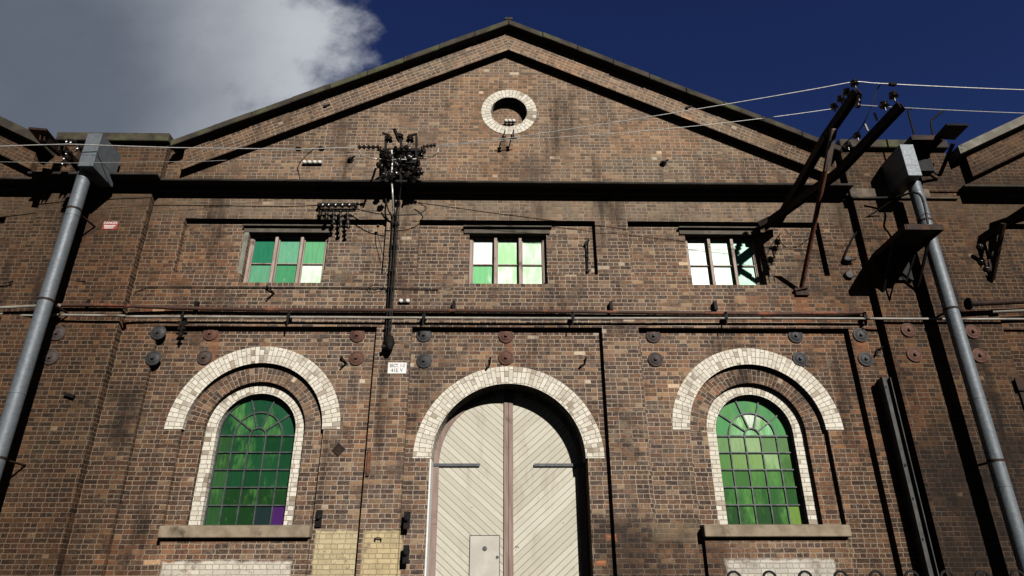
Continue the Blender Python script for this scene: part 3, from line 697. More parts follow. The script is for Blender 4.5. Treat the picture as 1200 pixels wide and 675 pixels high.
# danger sign and section sign
def text(body, px_c, z, y, size, mat, parent, name='lettering', cx=None, sx=1.0):
    cu = bpy.data.curves.new('t', 'FONT'); cu.body = body; cu.size = size; cu.align_x = 'CENTER'; cu.align_y = 'CENTER'; cu.extrude = 0.0015; cu.offset = 0.0
    ob = bpy.data.objects.new('t', cu); C.objects.link(ob)
    dg = bpy.context.evaluated_depsgraph_get(); me = bpy.data.meshes.new_from_object(ob.evaluated_get(dg))
    bpy.data.objects.remove(ob)
    me.materials.clear(); me.materials.append(mat)
    o = bpy.data.objects.new(name, me); C.objects.link(o); o.parent = parent
    o.rotation_euler = (PI/2, 0, 0); o.scale = (sx, 1, 1); o.location = Vector((cx, y, z))-loc_abs(parent)
    return o
p = at(465.5, 431.5, 0)
t = thing('section_sign', 'small white enamel sign reading SECT 1-2 415 V beside the white door arch', 'sign', (p.x, 0, p.z-0.12))
obj('sign_plate', MB().box(p.x-0.185, p.x+0.185, -0.015, -0.001, p.z-0.115, p.z+0.115), M['whitepaint'], t, bevel=0.004)
text('SECT. 1-2', 0, p.z+0.048, -0.018, 0.095, M['blackpaint'], t, cx=p.x, sx=0.78)
text('415. V', 0, p.z-0.052, -0.018, 0.105, M['blackpaint'], t, cx=p.x, sx=0.85)
p = at(129.5, 264.5, .18)
t = thing('danger_sign', 'small red and white DANGER sign fixed high on the left brick pier', 'sign', (p.x, -.18, p.z-0.1))
obj('sign_plate', MB().box(p.x-0.155, p.x+0.155, -0.195, -0.181, p.z-0.10, p.z+0.10), M['redpaint'], t, bevel=0.003)
text('DANGER', 0, p.z+0.055, -0.198, 0.085, M['whitepaint'], t, cx=p.x, sx=0.85)
ln = MB()
for k, zz in enumerate((-0.005,-0.035,-0.065)): ln.box(p.x-0.125+0.01*k, p.x+0.12-0.02*k, -0.1975, -0.1955, p.z+zz-0.008, p.z+zz+0.006)
obj('lettering', ln, M['whitepaint'], t)
# ------------------------------------------------------------------ insulator parts
def ins_part(loc, parent, s=1.0, up=(0,0,1), mat='porcelain', name='insulator'):
    return obj(name, MB().lathe(loc, up, [(0,0.012*s),(0.07*s,0.014*s),(0.075*s,0.045*s),(0.085*s,0.068*s),(0.105*s,0.055*s),(0.11*s,0.035*s),(0.13*s,0.055*s),(0.15*s,0.06*s),(0.165*s,0.035*s),(0.18*s,0.02*s),(0.185*s,0.0)], 12), M[mat], parent, smooth=True)
def strain(a, b, parent, n=5, r=0.035, mat='porcelain', name='strain_insulator'):
    a = Vector(a); b = Vector(b); L = (b-a).length; pr = []
    for i in range(n):
        t0 = L*(i+0.2)/n; pr += [(t0-0.1*L/n, r*0.45), (t0, r), (t0+0.4*L/n, r), (t0+0.5*L/n, r*0.45)]
    return obj(name, MB().lathe(a, (b-a), pr, 10), M[mat], parent, smooth=True)

# central cluster above the cornice
DC = 0.36
t = thing('insulator_rack', 'black cluster of insulators on a steel frame above the cornice, left of the round opening', 'insulator rack', at(470, 212, .2))
fr = MB()
for z_px in (176, 190, 204):
    a = at(448, z_px, DC); b = at(492, z_px, DC); fr.beam(a, b, 0.05, 0.07)
    a2 = at(448, z_px+3, DC-0.25); b2 = at(492, z_px+3, DC-0.25); fr.beam(a2, b2, 0.05, 0.07)
for px in (452, 470, 488):
    a = at(px, 160, DC); b = at(px, 213, DC); fr.beam(a, b, 0.06, 0.05); c = at(px, 208, 0.0); fr.beam(b, c, 0.06, 0.06)
    a3 = at(px, 170, DC-0.25); fr.beam(a3, at(px, 212, DC-0.25), 0.05, 0.05)
    fr.beam(at(px, 176, DC), at(px, 178, 0.0), 0.05, 0.06)
obj('frame', fr, M['black'], t)
r5 = random.Random(5)
k = 0
for row in range(4):
    for col in range(6):
        px = 450+col*8.2+r5.uniform(-1.5,1.5); py = 178+row*10+r5.uniform(-1.5,1.5)
        p = at(px, py, DC+0.08+r5.uniform(-.1,.15)); ins_part(p, t, r5.uniform(0.75, 1.15), up=(r5.uniform(-.5,.5), r5.uniform(-1,-.2), r5.uniform(-.6,.6)))
for px, py in ((455,166),(468,163),(480,166)):
    ins_part(at(px, py+4, DC), t, 1.35)
obj('lever', MB().beam(at(468,166,DC), at(462,151,DC+0.1), 0.05, 0.06), M['black'], t)
obj('cross_arm', MB().beam(at(457,158.5,DC), at(448,156,DC), 0.04, 0.04), M['black'], t); obj('cross_arm', MB().beam(at(478,159,DC), at(489,157,DC), 0.04, 0.04), M['black'], t)
strain(at(445,172.5,1.2), at(418,172.5,1.2), t, 5, 0.045); strain(at(495,172,1.2), at(512,170,1.2), t, 4, 0.045)
for px in (446,494): obj('outrigger', MB().beam(at(px,173,1.25), at(px,178,DC), 0.04, 0.05), M['black'], t)
for i in range(20):
    px = r5.uniform(449,490); py = r5.uniform(180,208)
    p = at(px, py, DC+r5.uniform(-.2,.15)); obj('switch_arm', MB().beam(p, p+Vector((r5.uniform(-.2,.2), r5.uniform(-.15,.1), r5.uniform(-.2,.2))), 0.035, 0.07), M['black'], t)
# vertical conduits below it
t = thing('conduit_bundle', 'bundle of black vertical conduits running down the pilaster left of the doors', 'conduit', at(455, 400, .1))
obj('conduit', MB().tube([at(467,228,.32), at(464,262,.10), at(455.5,385,.10), at(454.5,398,.10)], 0.021, 8), M['black'], t, smooth=True)
obj('conduit', MB().tube([at(463,230,.35), at(460,262,.10), at(452.5,385,.10), at(451.5,396,.10)], 0.014, 8), M['black'], t, smooth=True)
obj('conduit', MB().tube([at(470,214,.6), at(469,226,.42), at(466.5,262,.13), at(458.5,382,.12), at(457.5,392,.1)], 0.012, 6), M['blackcable'], t, smooth=True)
for py in (238, 262, 288, 318, 337, 366, 384):
    p = at(464-(py-262)*0.074, py, .06); obj('saddle', MB().box(p.x-0.08, p.x+0.06, -0.11, 0.005, p.z-0.02, p.z+0.02), M['black'], t)
p = at(456, 393, .1)
obj('cable_end', MB().lathe(p, (0.15,-0.3,-1), [(0,0.03),(0.06,0.085),(0.20,0.11),(0.30,0.07),(0.36,0.035)], 12), M['black'], t)
obj('elbow', MB().tube([at(456,402,.12), at(452,406,.16), at(448,406.5,.18)], 0.045, 8), M['black'], t)
m = MB().tube([at(459,176,DC+.05), at(459.5,190,DC+.05), at(459,210,DC), at(460,225,.5), at(461,250,.2)], 0.018, 8)
tag(obj('drop_cable', m, M['wire'], smooth=True), 'pale cable dropping from the insulator cluster past the cornice', 'cable')
m = MB().tube([at(420,176,.7), at(426,183,.9), at(440,186,DC+.15), at(470,187,DC+.2), at(500,185,DC+.15), at(512,180,.8), at(514,174,.8)], 0.013, 6)
tag(obj('jumper_cable', m, M['wire'], smooth=True), 'pale looped jumper cable in front of the insulator cluster', 'cable')
m = MB().tube([at(412,243,.15), at(440,250,.3), at(470,252,.35), at(492,250,.3), at(499,243,.2), at(488,237,.15)], 0.012, 6)
m.tube([at(452,233,.3), at(455,246,.2), at(460,256,.1), at(461,262,.08)], 0.016, 6)
tag(obj('jumper_cable', m, M['blackcable'], smooth=True), 'black cable looping under the cornice beside the conduits', 'cable')

# small rack under the cornice above the left window
t = thing('insulator_rack', 'short rack of hanging black insulators under the cornice above the left window', 'insulator rack', at(396, 240, .1))
a = at(373,240,.12); b = at(416,240,.12)
obj('rail', MB().beam(a, b, 0.06, 0.06).box(a.x-0.03, a.x+0.03, -0.12, 0, a.z-0.03, a.z+0.03).box(b.x-0.03, b.x+0.03, -0.12, 0, b.z-0.03, b.z+0.03).beam(at(373,246,.12), at(416,247,.12), 0.03, 0.03), M['black'], t)
for k, (px, ln_) in enumerate(((376,8),(383,13),(391,19),(399,23),(407,24))):
    strain(at(px, 245, .14), at(px-1.0+k*.5, 245+ln_, .16), t, 3+k//2, 0.045)
for px in (379,386,394,402,410): ins_part(at(px, 241, .15), t, 0.8, up=(0,-1,-0.6))
# small white insulators in the gable
def knobs(pts, dl, label, loc, n='knob_insulator'):
    t = thing(n, label, 'insulator', loc)
    a = at(pts[0][0]-2, pts[0][1]+1.5, dl); b = at(pts[-1][0]+2, pts[-1][1]+1.5, dl)
    obj('rail', MB().beam(a, b, 0.03, 0.03), M['black'], t)
    for px, py in pts:
        p = at(px, py, dl); obj('knob', MB().lathe(p, (0,-1,0), [(-0.04,0.035),(0.03,0.045),(0.05,0.03),(0.052,0.0)], 12), M['whiteporc'], t, smooth=True)
knobs([(357,190.5),(363,190.5),(369,190.5),(375,190.5)], .04, 'row of four small white knob insulators on the gable left of the black cluster', at(366,192,.04))
knobs([(593,142),(597.5,142),(602,142)], -.15, 'small white knob insulators inside the round gable opening', at(597,144,-.15))
knobs([(470,353),(478,353)], .03, 'pair of tiny white knob insulators on the brick right of the vertical conduits', at(474,354,.03))
# bracket with two insulators under the oculus
t = thing('wire_bracket', 'slim bracket with two black insulators just under the round white surround', 'bracket', at(596,162,.0))
obj('rod', MB().tube([at(592,153,.0), at(590,160,.2), at(590,163,.25)], 0.014, 6).tube([at(602,152,.0), at(601,160,.2), at(601,162,.25)], 0.014, 6).tube([at(585,163,.25), at(606,162,.25)], 0.012, 6), M['black'], t)
strain(at(590.5,159,.25), at(590.5,166,.25), t, 2, 0.045); strain(at(600.5,158,.25), at(600.5,164.5,.25), t, 2, 0.045)
m = MB().tube([at(351,165,.4), at(358,173,.5)], .01, 6)
# overhead wires
def wire(pts, sags, r, label, mat='wire'):
    m = MB(); allp = []
    for i in range(len(pts)-1):
        seg = sag(pts[i], pts[i+1], sags[i], 12)
        allp += seg if i == 0 else seg[1:]
    m.tube(allp, r, 6)
    return tag(obj('overhead_wire', m, M[mat], smooth=True), label, 'wire', 'overhead wires across the facade')
wire([at(512,170.5,1.2), at(592,162.5,1.5), at(1001,96,3.1), at(1240,106.5,3.1)], [0.0,0.04,0.02], 0.0095, 'upper pale wire from the insulator cluster to the right hand crossed beams')
wire([at(512,171.5,1.55), at(601,163.5,1.75), at(979,127,2.55), at(1005,123,2.9), at(1240,134,2.9)], [0.0,0.10,0,0.02], 0.0065, 'lower pale wire from under the round opening to the right hand beams')
wire([at(418,172.5,1.2), at(350,175,1.2), at(200,173,1.2), at(80,169,1.35), at(40,170,1.4), at(-40,173,1.5)], [0]*5, 0.012, 'upper pale wire running left from the insulator cluster')
wire([at(420,180,.8), at(240,189,1.0), at(80,191,1.2), at(-40,189,1.3)], [0]*3, 0.004, 'faint lower wire running left past the duct box')
for px in (351, 377):
    pass
m = MB().tube([at(348,200,.0), at(352,190,.2), at(366,176,.9), at(377,171,.9)], 0.010, 6)
tag(obj('wall_cable', m, M['blackcable']), 'thin black cable rising from the gable brick to the left wire', 'cable')
for px in (351,378):
    tag(obj('wire_clamp', MB().lathe(at(px-5,174.5,.94), (1,0,0), [(0,0.02),(0.02,0.05),(0.10,0.05),(0.13,0.02)], 8), M['black']),
        'black clamp on the left wire, %s' % ('farther from the cluster' if px == 351 else 'nearer to the cluster'), 'clamp')

# ------------------------------------------------------------------ crossed bracket beams on the right
def channel(mb, a, b, w=0.13, h=0.15):
    """steel channel: web with two flanges"""
    a = Vector(a); b = Vector(b); d = (b-a).normalized(); r = d.cross(Vector((0,0,1))).normalized(); u = r.cross(d)
    mb.beam(a, b, w, 0.022)
    for s in (-1, 1): mb.beam(a+r*s*(w/2-0.012)-u*h/2, b+r*s*(w/2-0.012)-u*h/2, 0.022, h)
    return mb
t = thing('bracket_beams', 'pair of dark crossed steel beams with insulators reaching out above the right window', 'bracket', (6.2, 0, 9.1))
Ar, Ab, At = at(908,262,.02), at(967,157,2.25), at(1003,105,3.1)
Br, Bb, Bt = at(893,263,.02), at(980,200,1.9), at(1054,121,3.35)
m = MB(); channel(m, Ar, Ab); channel(m, Ab, At)
obj('beam', m, M['steel'], t)
m = MB(); channel(m, Br, Bb); channel(m, Bb, Bt); obj('beam', m, M['steel'], t)
m = MB().beam(at(890,264,.1), at(915,252,.35), 0.12, 0.14);
obj('wall_mount', m, M['steel'], t)
Cf = Vector((6.35,-0.02,7.55)); Ct = at(977,151,2.53)
obj('strut', MB().tube([Cf, Cf.lerp(Ct, .80)], 0.048, 10), M['rust'], t, smooth=True)
obj('strut', MB().beam(Cf.lerp(Ct, .76)+Vector((.02,0,0)), Ct, 0.10, 0.09), simple('weathered_timber', (0.16,0.12,0.095),(0.26,0.20,0.16),5,0.8), t)
obj('foot_plate', MB().box(6.22, 6.5, -0.06, 0.003, 7.44, 7.60).beam(Cf+Vector((-.15,-.05,0)), Cf+Vector((.12,-.08,.05)), .04, .05), M['steel'], t)
for k, (px, py) in enumerate(((1003,104),(994,114),(987,122),(979,131))):
    dl = 3.1-k*0.2; ins_part(at(px, py, dl), t, 1.15)
strain(at(1007,112,3.05), at(1004.5,127,3.05), t, 3, 0.05)
for k, (px, py) in enumerate(((1049,119),(1038,130))): ins_part(at(px, py, 3.25-k*.3), t, 1.25)
for k, (px, py) in enumerate(((1028,141),(1017,154))): p = at(px, py, 2.75-k*.3); obj('insulator_pin', MB().tube([p, p+Vector((-.02,0,.17))], 0.022, 8), M['greypipe'], t)
for px, py, dl in ((1006,165,2.2),(995,176,1.9)): ins_part(at(px, py, dl), t, 1.1)
m = MB().tube([at(1046,98,3.1), at(1034,97.5,3.1), at(1028,105,3.0), at(1022,122,2.9), at(1013,143,2.7), at(1003,157,2.4), at(990,168,2.0), at(984,178,1.6)], 0.011, 6)
tag(obj('jumper_cable', m, M['blackcable'], smooth=True), 'black cable curving down from the upper wire between the crossed beams', 'cable')
p = at(1041, 98.5, 3.1); q = at(1052, 99.2, 3.1)
tag(obj('wire_clamp', MB().lathe(p, q-p, [(0,0.02),(0.03,0.04),(0.12,0.04),(0.15,0.02)], 8), M['black']), 'black clamp on the upper wire right of the crossed beams', 'clamp')
m = MB().tube([at(919,268,.05), at(926,275,.10), at(935,278,.12), at(948,275,.1), at(957,268,.05)], 0.009, 6)
tag(obj('wall_cable', m, M['blackcable']), 'slack black loop of cable under the crossed beams', 'cable')

# partly visible bracket at the far right and at the far left
t = thing('bracket_beams', 'dark steel beams of a wall bracket cut off by the right edge', 'bracket', at(1165, 300, 0))
m = MB(); channel(m, at(1150,277,.0), at(1225,228,1.6)); obj('beam', m, M['steel'], t)
m = MB(); channel(m, at(1163,262,.0), at(1240,236,1.5)); obj('beam', m, M['steel'], t)
obj('strut', MB().tube([at(1163,328,.02), at(1176,262,.9)], 0.05, 8), M['steel'], t)
obj('strut', MB().beam(at(1164,326,.05), at(1153,282,.15), 0.04, 0.04), M['steel'], t)
for px, py in ((1150,310),(1156,318),(1160,300),(1148,292)): ins_part(at(px, py, .1), t, 1.0, up=(-.6,-1,.1))
t = thing('bracket_beams', 'dark steel bracket with insulators at the left edge beside the duct box', 'bracket', at(60, 175, .2))
m = MB()
q = [at(33,151,1.6), at(54,153,1.6), at(73,176,.5), at(49,171,.5)]
m.add([v+Vector((0,0,k)) for k in (0,.05) for v in q], [(0,1,2,3),(7,6,5,4),(0,4,5,1),(1,5,6,2),(2,6,7,3),(3,7,4,0)])
obj('platform_plate', m, M['steel'], t)
m = MB(); channel(m, at(73,170,1.2), at(95,196,.2), .12, .12); obj('beam', m, M['steel'], t)
m = MB(); channel(m, at(50,158,1.5), at(73,178,.6), .10, .12); obj('beam', m, M['steel'], t)
for px, py in ((80,171),(75,170),(88,178),(72,190),(70,196),(75,184)): ins_part(at(px, py, 1.1), t, 1.1, up=(.7,-.2,.5))

# platforms at the right pier
def platform(label, fl, frr, zt, x0, x1, yb, yf, z, th=0.05, struts=True, rails=False):
    t = thing('wall_platform', label, 'platform', (0.5*(x0+x1), yb, z))
    m = MB().box(x0, x1, yf, yb, z-th, z)
    obj('plate', m, M['black'], t, bevel=0.004)
    e = MB()
    e.box(x0-0.03, x0, yf-0.02, yb, z-0.09, z+0.03); e.box(x1, x1+0.03, yf-0.02, yb, z-0.09, z+0.03); e.box(x0, x1, yf-0.03, yf, z-0.09, z+0.03)
    obj('edge_angle', e, M['steel'], t)
    for x in ((x0, x1) if struts else ()):
        obj('strut', MB().beam((x, yf+0.45, z-0.06), (x, yb, z-0.85), 0.045, 0.045), M['black'], t)
    return t
f1 = at(1061, 265, 1.42); f2 = at(1103, 266, 1.42)
t1 = platform('black steel platform cantilevered from the right pier beside the duct', 0, 0, 0, f1.x, f2.x, -0.18, -1.42, f1.z)
obj('back_plate', MB().box(f1.x+0.05, f2.x-0.05, -0.26, -0.183, f1.z-0.62, f1.z+0.1), M['black'], t1)
obj('brace', MB().tube([at(1051,318,.2), at(1062,330,.6), at(1078,280,1.1)], .02, 6), M['black'], t1)
f1 = at(1069, 160.5, .93); f2 = at(1096, 160.5, .93)
t2 = platform('black steel platform with bent handrails above the parapet behind the duct box', 0, 0, 0, f1.x, f2.x+0.12, -0.30, -0.93, f1.z, struts=False)
fp = [at(1095,160,.95), at(1118,162,.7), at(1135,145,1.1), at(1109,144.5,1.3)]
m = MB(); m.add([v+Vector((0,0,k)) for k in (0,-.05) for v in fp], [(0,1,2,3),(7,6,5,4),(0,4,5,1),(1,5,6,2),(2,6,7,3),(3,7,4,0)])
obj('flap', m, M['black'], t2)
obj('handrail', MB().tube([at(1072,160,.9), at(1068,145,.9), at(1064,129,.9), at(1068,127.5,.9)], 0.022, 8), M['black'], t2)
obj('handrail', MB().tube([at(1093.5,159,.9), at(1091,143,.9), at(1096,137,.9), at(1105,130,.9)], 0.022, 8), M['black'], t2)
obj('brace', MB().beam(at(1117,168,1.0), at(1101,206,.25), .06, .06).beam(at(1101,206,.25), at(1088,197,.25), .04, .04), M['black'], t2)
obj('support_box', MB().box(f1.x+0.05, f2.x+0.05, -0.55, -0.32, f1.z-0.62, f1.z-0.05), M['black'], t2)
# lamps/conduit on the flat strip
t = thing('wall_lamp', 'pair of round grey fittings on a bent black conduit left of the black platform', 'lamp', at(990,300,.0))
for px, py in ((992,305.5),(994,323)):
    obj('fitting', MB().lathe(at(px, py, 0.0), (0,-1,0), [(0,0.10),(0.04,0.10),(0.07,0.075),(0.075,0.0)], 18), M['plate_grey'], t, smooth=True)
obj('conduit', MB().tube([at(1044,236,.5), at(1028,247,.30), at(1009,259,.12), at(1008,266,.08), at(1000,278,.06), at(990,300,.08), at(992,305,.1), at(1003,304,.1)], 0.017, 6), M['black'], t)
m = MB().tube([at(1020,232,.35), at(1050,231,.5), at(1068,226,.9), at(1078,228,1.0), at(1083,240,.98), at(1087.5,262,.95)], 0.024, 8)
tag(obj('duct_cable', m, M['blackcable'], smooth=True), 'black cable looping round the top of the right duct', 'cable')

# ------------------------------------------------------------------ round ducts with box heads
def duct(side, base, r, zt, bx, by, bz, label, blabel=None):
    t = thing('ventilation_duct', label, 'duct', (base[0], base[1], 0), 'galvanised ducts on the piers')
    x, y = base
    m = MB().tube([(x,y,0.12), (x,y,zt)], r, 32)
    obj('pipe', m, M['galv'], t, smooth=True)
    for z in (1.9, 3.45, 5.05, 6.9, 8.75, 9.62): obj('joint_band', MB().tube([(x,y,z-0.012),(x,y,z+0.012)], r+0.006, 32), M['galv'], t, smooth=True)
    b = MB().box(*bx, *by, *bz)
    bo = obj('box_head', b, M['galv'], t, bevel=0.006)
    sm = MB().box(bx[0]-0.003, bx[1]+0.003, by[0]-0.003, by[1]+0.003, bz[0]+(bz[1]-bz[0])*0.32, bz[0]+(bz[1]-bz[0])*0.32+0.014)
    obj('seam', sm, M['strap'], bo)
    for z in (3.9, 6.88, 8.9):
        obj('wall_stay', MB().tube([(x, y, z), (x-side*0.06, -0.16, z)], 0.022, 6).tube([(x,y,z-0.02),(x,y,z+0.02)], r+0.010, 24), M['steel'], t)
dl = 0.86; p = at(24, 450, dl); x = p.x
b0 = at(103,156,1.18); b1 = at(120,156,1.18); b2 = at(92,194.4,1.18)
duct(-1, (x, -dl), 0.135, b2.z+0.02, (b0.x, b1.x), (-1.18, -0.38), (b2.z, b0.z), 'left galvanised round duct with a square box head')
dl = 0.62; p = at(1140, 450, dl); x = p.x
b0 = at(1054,169,0.98); b1 = at(1069,169.3,0.98); b2 = at(1066,205.5,0.98)
duct(1, (x, -dl), 0.135, b2.z+0.02, (b0.x, b1.x+0.02), (-0.98, -0.20), (b2.z, b0.z), 'right galvanised round duct with a square box head')

# ------------------------------------------------------------------ steel channel beside the right pier
t = thing('steel_channel', 'upright grey steel channel bolted beside the right pier below the anchor plates', 'channel', (7.6, -.1, 0.1))
a = at(1040, 443, .16)
m = MB(); zt = a.z
m.box(7.49, 7.66, -0.20, -0.185, 0.1, zt); m.box(7.49, 7.505, -0.28, -0.2, 0.1, zt); m.box(7.645, 7.66, -0.28, -0.2, 0.1, zt-0.02); m.box(7.53, 7.62, -0.184, -0.005, 0.1, zt)
obj('channel', m, simple('grey_channel', (0.045,0.045,0.043),(0.085,0.082,0.077),4,0.7,0.2,c3=(0.05,0.045,0.04)), t)
for z in (2.6, 3.3, 3.9, 5.4): obj('bolt', MB().lathe((7.575+0.03*math.sin(z*9), -0.20, z), (0,-1,0), [(0,0.03),(0.03,0.03),(0.035,0.0)], 6), M['black'], t)
a = at(1188, 444, .2)
t = thing('steel_channel', 'short dark steel upright against the brick at the right edge', 'channel', (10.35,-.1,0.1))
obj('channel', MB().box(a.x+0.02, a.x+0.2, -0.22, -0.005, 0.1, a.z).box(a.x-0.02, a.x+0.24, -0.26, -0.2205, a.z-0.25, a.z), M['steel'], t)

# wall hardware: latch boxes, hooks
HB = [(374,608,.13,'beside the left window sill'),(477,610,.0,'upper right of the yellow painted bricks'),(476,650,.0,'lower right of the yellow painted bricks')]
for px, py, dl, txt in HB:
    p = at(px, py, 0 if dl == 0 else -.13)
    t = thing('pivot_bracket', 'small black iron pivot bracket on the brick %s' % txt, 'bracket', (p.x, p.y, p.z-0.15))
    obj('back_plate', MB().box(p.x-0.055, p.x+0.055, p.y-0.04, p.y-0.001, p.z-0.15, p.z+0.15), M['black'], t, bevel=0.006)
    obj('pin', MB().lathe((p.x, p.y-0.04, p.z+0.02), (0,-1,0), [(0,0.04),(0.05,0.04),(0.06,0.02)], 10), M['black'], t)
p = at(397, 527, -.13)
m = MB().beam(p+Vector((-.09,0,0)), p+Vector((.09,0,0)), 0.02, 0.18, up=(0,0,1)); m.v = [tuple(p+Matrix.Rotation(math.radians(40),3,'Y')@(Vector(v)-p)+Vector((0,-0.012,0))) for v in m.v]
tag(obj('diamond_plate', m, M['steel']), 'small dark diamond shaped plate right of the left arched window', 'plate')
p = at(432, 543, 0)
tag(obj('iron_cleat', MB().box(p.x-0.03, p.x+0.03, -0.04, -0.001, p.z-0.24, p.z+0.24), M['rust'], bevel=0.006), 'narrow rusty iron strip upright on the pilaster left of the doors', 'cleat')
p = at(83, 464, .18)
tag(obj('iron_cleat', MB().beam(p+Vector((-.1,-.05,.03)), p+Vector((.1,-.05,-.03)), 0.05, 0.06).box(p.x-.02,p.x+.02,p.y-.05,p.y,p.z-.03,p.z+.03), M['black']), 'small black iron bar on the left pier below the anchor plates', 'cleat')
p = at(443, 633, 0)
tag(obj('iron_staple', MB().tube([p+Vector((-.05,0,-.03)), p+Vector((-.05,-.04,.03)), p+Vector((.05,-.04,.03)), p+Vector((.05,0,-.03))], 0.011, 6), M['black']), 'small black iron staple on the yellow painted bricks', 'staple')
hooks = [(572,425,[(-.02,-.12),(.03,-.06),(.05,.10)],'above the top left of the door arch'),(684,425,[(-.07,-.09),(.02,-.03),(.05,.10)],'above the top right of the door arch'),
         (403,425,[(-.05,.10),(.06,-.02),(-.04,-.12)],'beside two rusty plates, right above the left arched window'),(317,344,[(-.07,.13),(.08,.0),(-.04,-.15)],'under the upper left window'),
         (1029,412,[(-.08,-.08),(-.02,.04),(.09,.07)],'beside the grey plates left of the channel')]
for px, py, pts, txt in hooks:
    p = at(px, py, 0 if px in (317,1029) else -.13)
    m = MB().tube([p+Vector((a, -0.02-0.05*abs(i-1), b)) for i, (a, b) in enumerate(pts)], 0.018, 6)
    m.lathe(p+Vector((pts[0][0],0,pts[0][1])), (0,-1,0), [(0,0.025),(0.08,0.02)], 8)
    tag(obj('iron_hook', m, M['black']), 'bent black iron hook %s' % txt, 'hook')
p = at(215, 378, .1)
m = MB().tube([p+Vector((0,.08,.1)), p, p+Vector((-.01,0,-.32))], 0.022, 6); m.beam(p+Vector((-.11,0,-.02)), p+Vector((.10,0,-.02)), .03, .04).beam(p+Vector((-.08,0,-.13)), p+Vector((.06,0,-.13)), .05, .05).beam(p+Vector((-.06,0,-.23)), p+Vector((.04,0,-.25)), .04, .05)
tag(obj('cable_hanger', m, M['black']), 'black iron hanger with crossbars hanging from the pale pipe at left', 'hanger')
a = at(687,286,-.13)
m = MB().tube([at(686,283,-.1), at(688,320,-.1)], .012, 6).tube([at(689,282,-.1), at(688.5,319,-.1)], .012, 6).beam(at(685,287,-.08), at(690,281,-.08), .03,.05).lathe(at(688,301,-.12),(0,-1,0),[(0,.04),(.05,.03)],8).lathe(at(688.5,318,-.12),(0,-1,0),[(0,.04),(.05,.03)],8)
tag(obj('wall_rod', m, M['black']), 'thin upright black rod with knobs in the recess right of the centre window', 'rod')

# ------------------------------------------------------------------ ring-topped fence in front of the right side
FD = 4.6
t = thing('iron_fence', 'low black iron fence topped with rings along the bottom right', 'fence', (at(1040,675,FD).x, -FD, 0))
ra = MB(); zt = at(1040, 668, FD).z
xs0 = at(860, 670, FD).x; step = (at(1191,670,FD).x-at(901,670,FD).x)/7
xx = [at(901,670,FD).x+step*i for i in range(-1, 12)]
R_ = 0.085
ra.box(xx[0]-0.15, xx[-1]+0.15, -FD-0.02, -FD+0.02, zt-2*R_-0.07, zt-2*R_-0.03); ra.box(xx[0]-0.15, xx[-1]+0.15, -FD-0.02, -FD+0.02, 0.25, 0.29)
obj('rail', ra, M['black'], t)
fb = MB().tube([(xx[0],-FD,0.0),(xx[0],-FD,zt-2*R_)], 0.014, 8); b0 = obj('baluster', fb, M['black'], t)
fr_ = MB().ring(xx[0], zt-R_, R_-0.024, R_, -FD-0.012, -FD+0.012, 0, 2*PI, 24); r0 = obj('ring', fr_, M['black'], t)
for x in xx[1:]:
    for s0 in (b0, r0):
        o = s0.copy(); C.objects.link(o); o.location.x += x-xx[0]
# ------------------------------------------------------------------ light
SV = Vector((0.42, -1.0, 0.55)).normalized()          # towards the sun
el = math.asin(SV.z); azc = math.atan2(SV.x, SV.y)    # clockwise from +Y
sun = bpy.data.objects.new('sun', bpy.data.lights.new('sun', 'SUN')); C.objects.link(sun)
sun.data.energy = 4.8; sun.data.angle = math.radians(0.5); sun.data.color = (1.0, 0.96, 0.91)
sun.rotation_euler = SV.to_track_quat('Z', 'Y').to_euler(); sun.location = (10,-20,20)
wd = bpy.data.worlds.new('World'); sc.world = wd; wd.use_nodes = True; nt = wd.node_tree; nt.nodes.clear()
W = NT.__new__(NT); W.t = nt
sky = W.n('ShaderNodeTexSky', sky_type='NISHITA', sun_disc=False); sky.sun_elevation = el; sky.sun_rotation = azc
sky.air_density = 0.75; sky.dust_density = 0.0; sky.ozone_density = 5.0
tc = W.n('ShaderNodeTexCoord'); sep = W.n('ShaderNodeSeparateXYZ'); nt.links.new(tc.outputs['Generated'], sep.inputs[0])
yy = W.math('MAXIMUM', sep.outputs[1], 0.05)
s = W.math('DIVIDE', sep.outputs[0], yy); tt = W.math('DIVIDE', sep.outputs[2], yy)
cv = W.vec(s, tt, 0.0)
n1 = W.noise(cv, 3.6, 9, 0.6, off=2.3); n2 = W.noise(cv, 1.6, 6, 0.55, off=8.1)
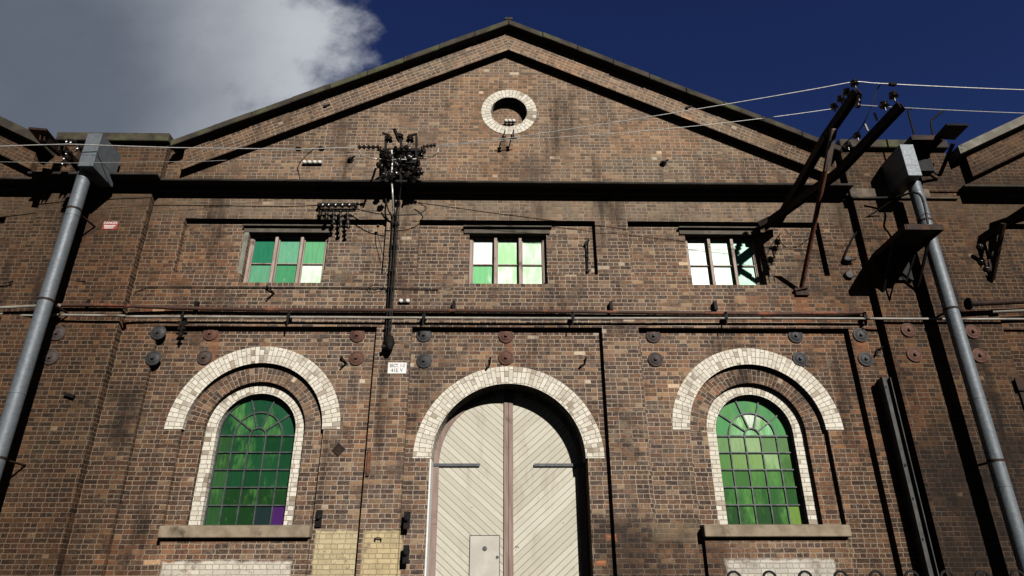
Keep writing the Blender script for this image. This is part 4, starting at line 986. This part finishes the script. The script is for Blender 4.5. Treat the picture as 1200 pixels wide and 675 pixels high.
# the cumulus bank fills the part of the sky left of the gable
edge = W.math('SUBTRACT', W.math('ADD', -0.315, W.math('MULTIPLY', W.math('SUBTRACT', tt, 1.0), 0.0)), s)
fld = W.math('ADD', edge, W.math('MULTIPLY', W.math('SUBTRACT', n1, 0.5), 0.85))
mask = W.ss(fld, -0.07, 0.14)
wisp = W.math('MULTIPLY', W.ss(n2, 0.50, 0.74), W.ss(s, -0.0, -0.25, 0, 0.5))
mask = W.math('MULTIPLY', W.math('MAXIMUM', mask, wisp), W.ss(sep.outputs[1], 0.0, 0.15))
br_ = W.ss(W.math('ADD', W.math('ADD', edge, W.math('MULTIPLY', W.math('SUBTRACT', n2, 0.5), 0.55)), W.math('MULTIPLY', W.math('SUBTRACT', 1.0, tt), 0.25)), 0.02, 0.55)
cc = W.mix(br_, (0.42,0.445,0.485), (0.110,0.128,0.165))
cc = W.mix(W.ss(n1, 0.35, 0.7, 0, 0.35), cc, W.mix(1.0, cc, (1.35,1.35,1.33), 'MULTIPLY'))
STR = 0.05
hs = W.n('ShaderNodeHueSaturation'); W.put(hs.inputs['Color'], sky.outputs[0]); hs.inputs['Saturation'].default_value = 1.12; hs.inputs['Value'].default_value = 0.84; hs.inputs['Hue'].default_value = 0.522
cs = W.mix(1.0, cc, (1/STR,)*3, 'MULTIPLY')
bank = W.ss(sep.outputs[1], 0.05, -0.15)  # added dark cloud behind the camera, unseen, to deepen the shadows
fin = W.mix(bank, W.mix(mask, hs.outputs[0], cs), W.mix(n2, (0.018/STR,0.020/STR,0.026/STR), (0.040/STR,0.043/STR,0.052/STR)))
bg = W.n('ShaderNodeBackground'); W.put(bg.inputs[0], fin); bg.inputs[1].default_value = STR
wo = W.n('ShaderNodeOutputWorld'); nt.links.new(bg.outputs[0], wo.inputs[0])
sc.view_settings.view_transform = 'Standard'; sc.view_settings.look = 'None'; sc.view_settings.exposure = 0.08; sc.view_settings.gamma = 1
sc.render.engine = 'CYCLES'
sc.cycles.diffuse_bounces = 0; sc.cycles.glossy_bounces = 2; sc.cycles.max_bounces = 3
